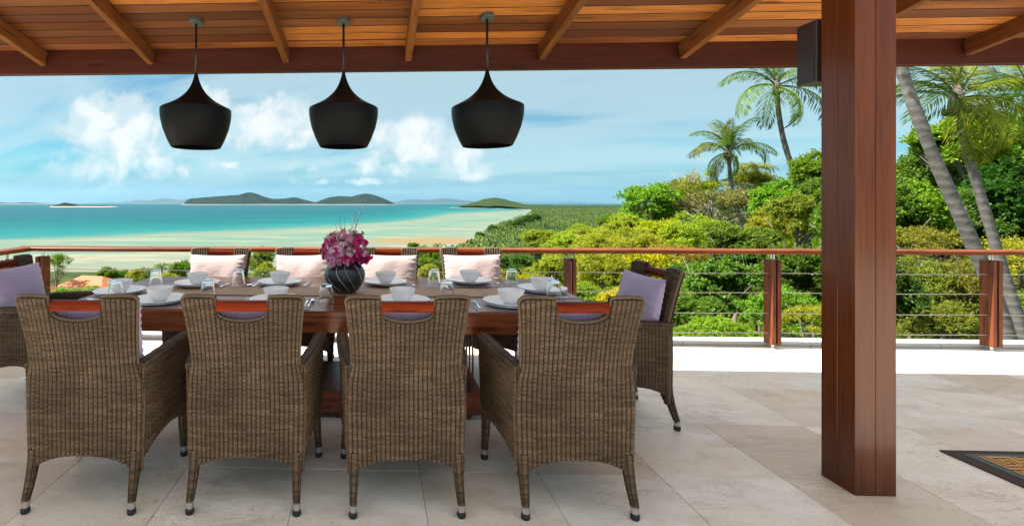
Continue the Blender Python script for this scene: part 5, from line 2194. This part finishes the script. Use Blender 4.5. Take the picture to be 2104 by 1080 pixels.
_t.put(_b.inputs['Base Color'], _c)
_b.inputs['Roughness'].default_value = .8
_b.inputs['Specular IOR Level'].default_value = .1
coastal_wood()


# --- ground cover on the near hillside
def ground_cover():
    rr = np.random.default_rng(9)
    n = 4600
    Y = np.exp(rr.uniform(math.log(5.6), math.log(330), n))
    X = rr.uniform(-.85, 1.75, n) * Y
    Z = ground(X, Y)
    keep = Z > -57
    X, Y, Z = X[keep], Y[keep], Z[keep]
    V0, Q0 = crown_cloud(77, lobes=6, sprays=9, per=8, leaf=.16, wid=.42, spread=.6, rl=(.3, .5))
    allV = []
    for i in range(len(X)):
        r = rr.uniform(.5, 1.2) * (.65 + Y[i] * .032)
        a = rr.uniform(0, 6.28)
        ca, sa = math.cos(a), math.sin(a)
        v = V0 @ np.array([[ca, sa, 0], [-sa, ca, 0], [0, 0, 1]])
        k = rr.integers(0, 3)
        sub = v.reshape(-1, 4, 3)[k::3].reshape(-1, 3)
        allV.append(sub * np.array([r, r, r * .9]) + np.array([X[i], Y[i], Z[i] + r * .3]))
    V = np.concatenate(allV)
    Q = np.arange(len(V)).reshape(-1, 4)
    o = np_mesh('hillside_shrubs', V, Q, M_LEAF)
    o.color = (.115, .190, .010, 1)
    tag(o, 'mixed green ground cover over the slope below the terrace', 'ground cover', kind='stuff')


ground_cover()


# --- house with orange roof tiles down the slope
M_ROOF, _t, _b = new_mat('orange_tiles')
_co = _t.node('ShaderNodeTexCoord').outputs['Object']
_n = _t.noise(_co, 1.2, 5, .7)
_t.put(_b.inputs['Base Color'], _t.mix(_n, (.26, .070, .022), (.40, .13, .040)))
_b.inputs['Roughness'].default_value = .75
M_HWALL = plain('house_wall', (.60, .55, .47), .8, noise=.15)


def house(px, py, d, wid, dep, label):
    p = at_d(px, py, d)
    zg = float(ground(p.x, p.y))
    root = empty('house', (p.x, p.y, zg), R(-12), label, 'house', 'houses with orange roofs down the slope')
    h = max(2.2, p.z - zg - .9)
    mb = MB()
    mb.box(-wid / 2, wid / 2, -dep / 2, dep / 2, -1, h)
    mb.build('wall', M_HWALL, root)
    # hipped roof laid in courses
    q = MB()
    rise = 1.5
    no = 9
    for k in range(no):
        f0, f1 = k / no, (k + 1) / no
        a0, b0 = wid / 2 + .6 - f0 * dep / 2, dep / 2 + .6 - f0 * (dep / 2 + .55)
        a1, b1 = wid / 2 + .6 - f1 * dep / 2, dep / 2 + .6 - f1 * (dep / 2 + .55)
        z0, z1 = h + f0 * rise, h + f1 * rise + .05
        q.add([(-a0, -b0, z0), (a0, -b0, z0), (a0, b0, z0), (-a0, b0, z0), (-a1, -b1, z1), (a1, -b1, z1), (a1, b1, z1), (-a1, b1, z1)],
              [(0, 1, 5, 4), (1, 2, 6, 5), (2, 3, 7, 6), (3, 0, 4, 7), (4, 5, 6, 7), (3, 2, 1, 0)])
    q.build('roof', M_ROOF, root)
    for x in (-wid * .28, wid * .28):
        q = MB()
        q.box(x - .6, x + .6, -dep / 2 - .03, -dep / 2 - .002, h - 1.9, h - .5)
        q.build('window', M_BLACK, root)


house(190, 577, 62, 7.0, 5, 'house with a bright orange roof right of the left railing post')
house(70, 592, 52, 5, 4, 'house with an orange roof left of the left railing post')

# ------------------------------------------------------------------ haze over the sea
hz = MB()
hz.box(-105000, 105000, -3000, 106000, SEA - 8, 2600)
m = bpy.data.materials.new('haze_air')
m.use_nodes = True
m.node_tree.nodes.clear()
t = NT(m.node_tree)
out = t.node('ShaderNodeOutputMaterial')
vol = t.node('ShaderNodeVolumePrincipled', {'Color': (.45, .76, 1.0, 1), 'Density': 0.45e-5, 'Anisotropy': .2})
t.l.new(vol.outputs[0], out.inputs['Volume'])
o = hz.build('haze', m)
tag(o, 'thin sea haze in the air', 'haze', kind='stuff')
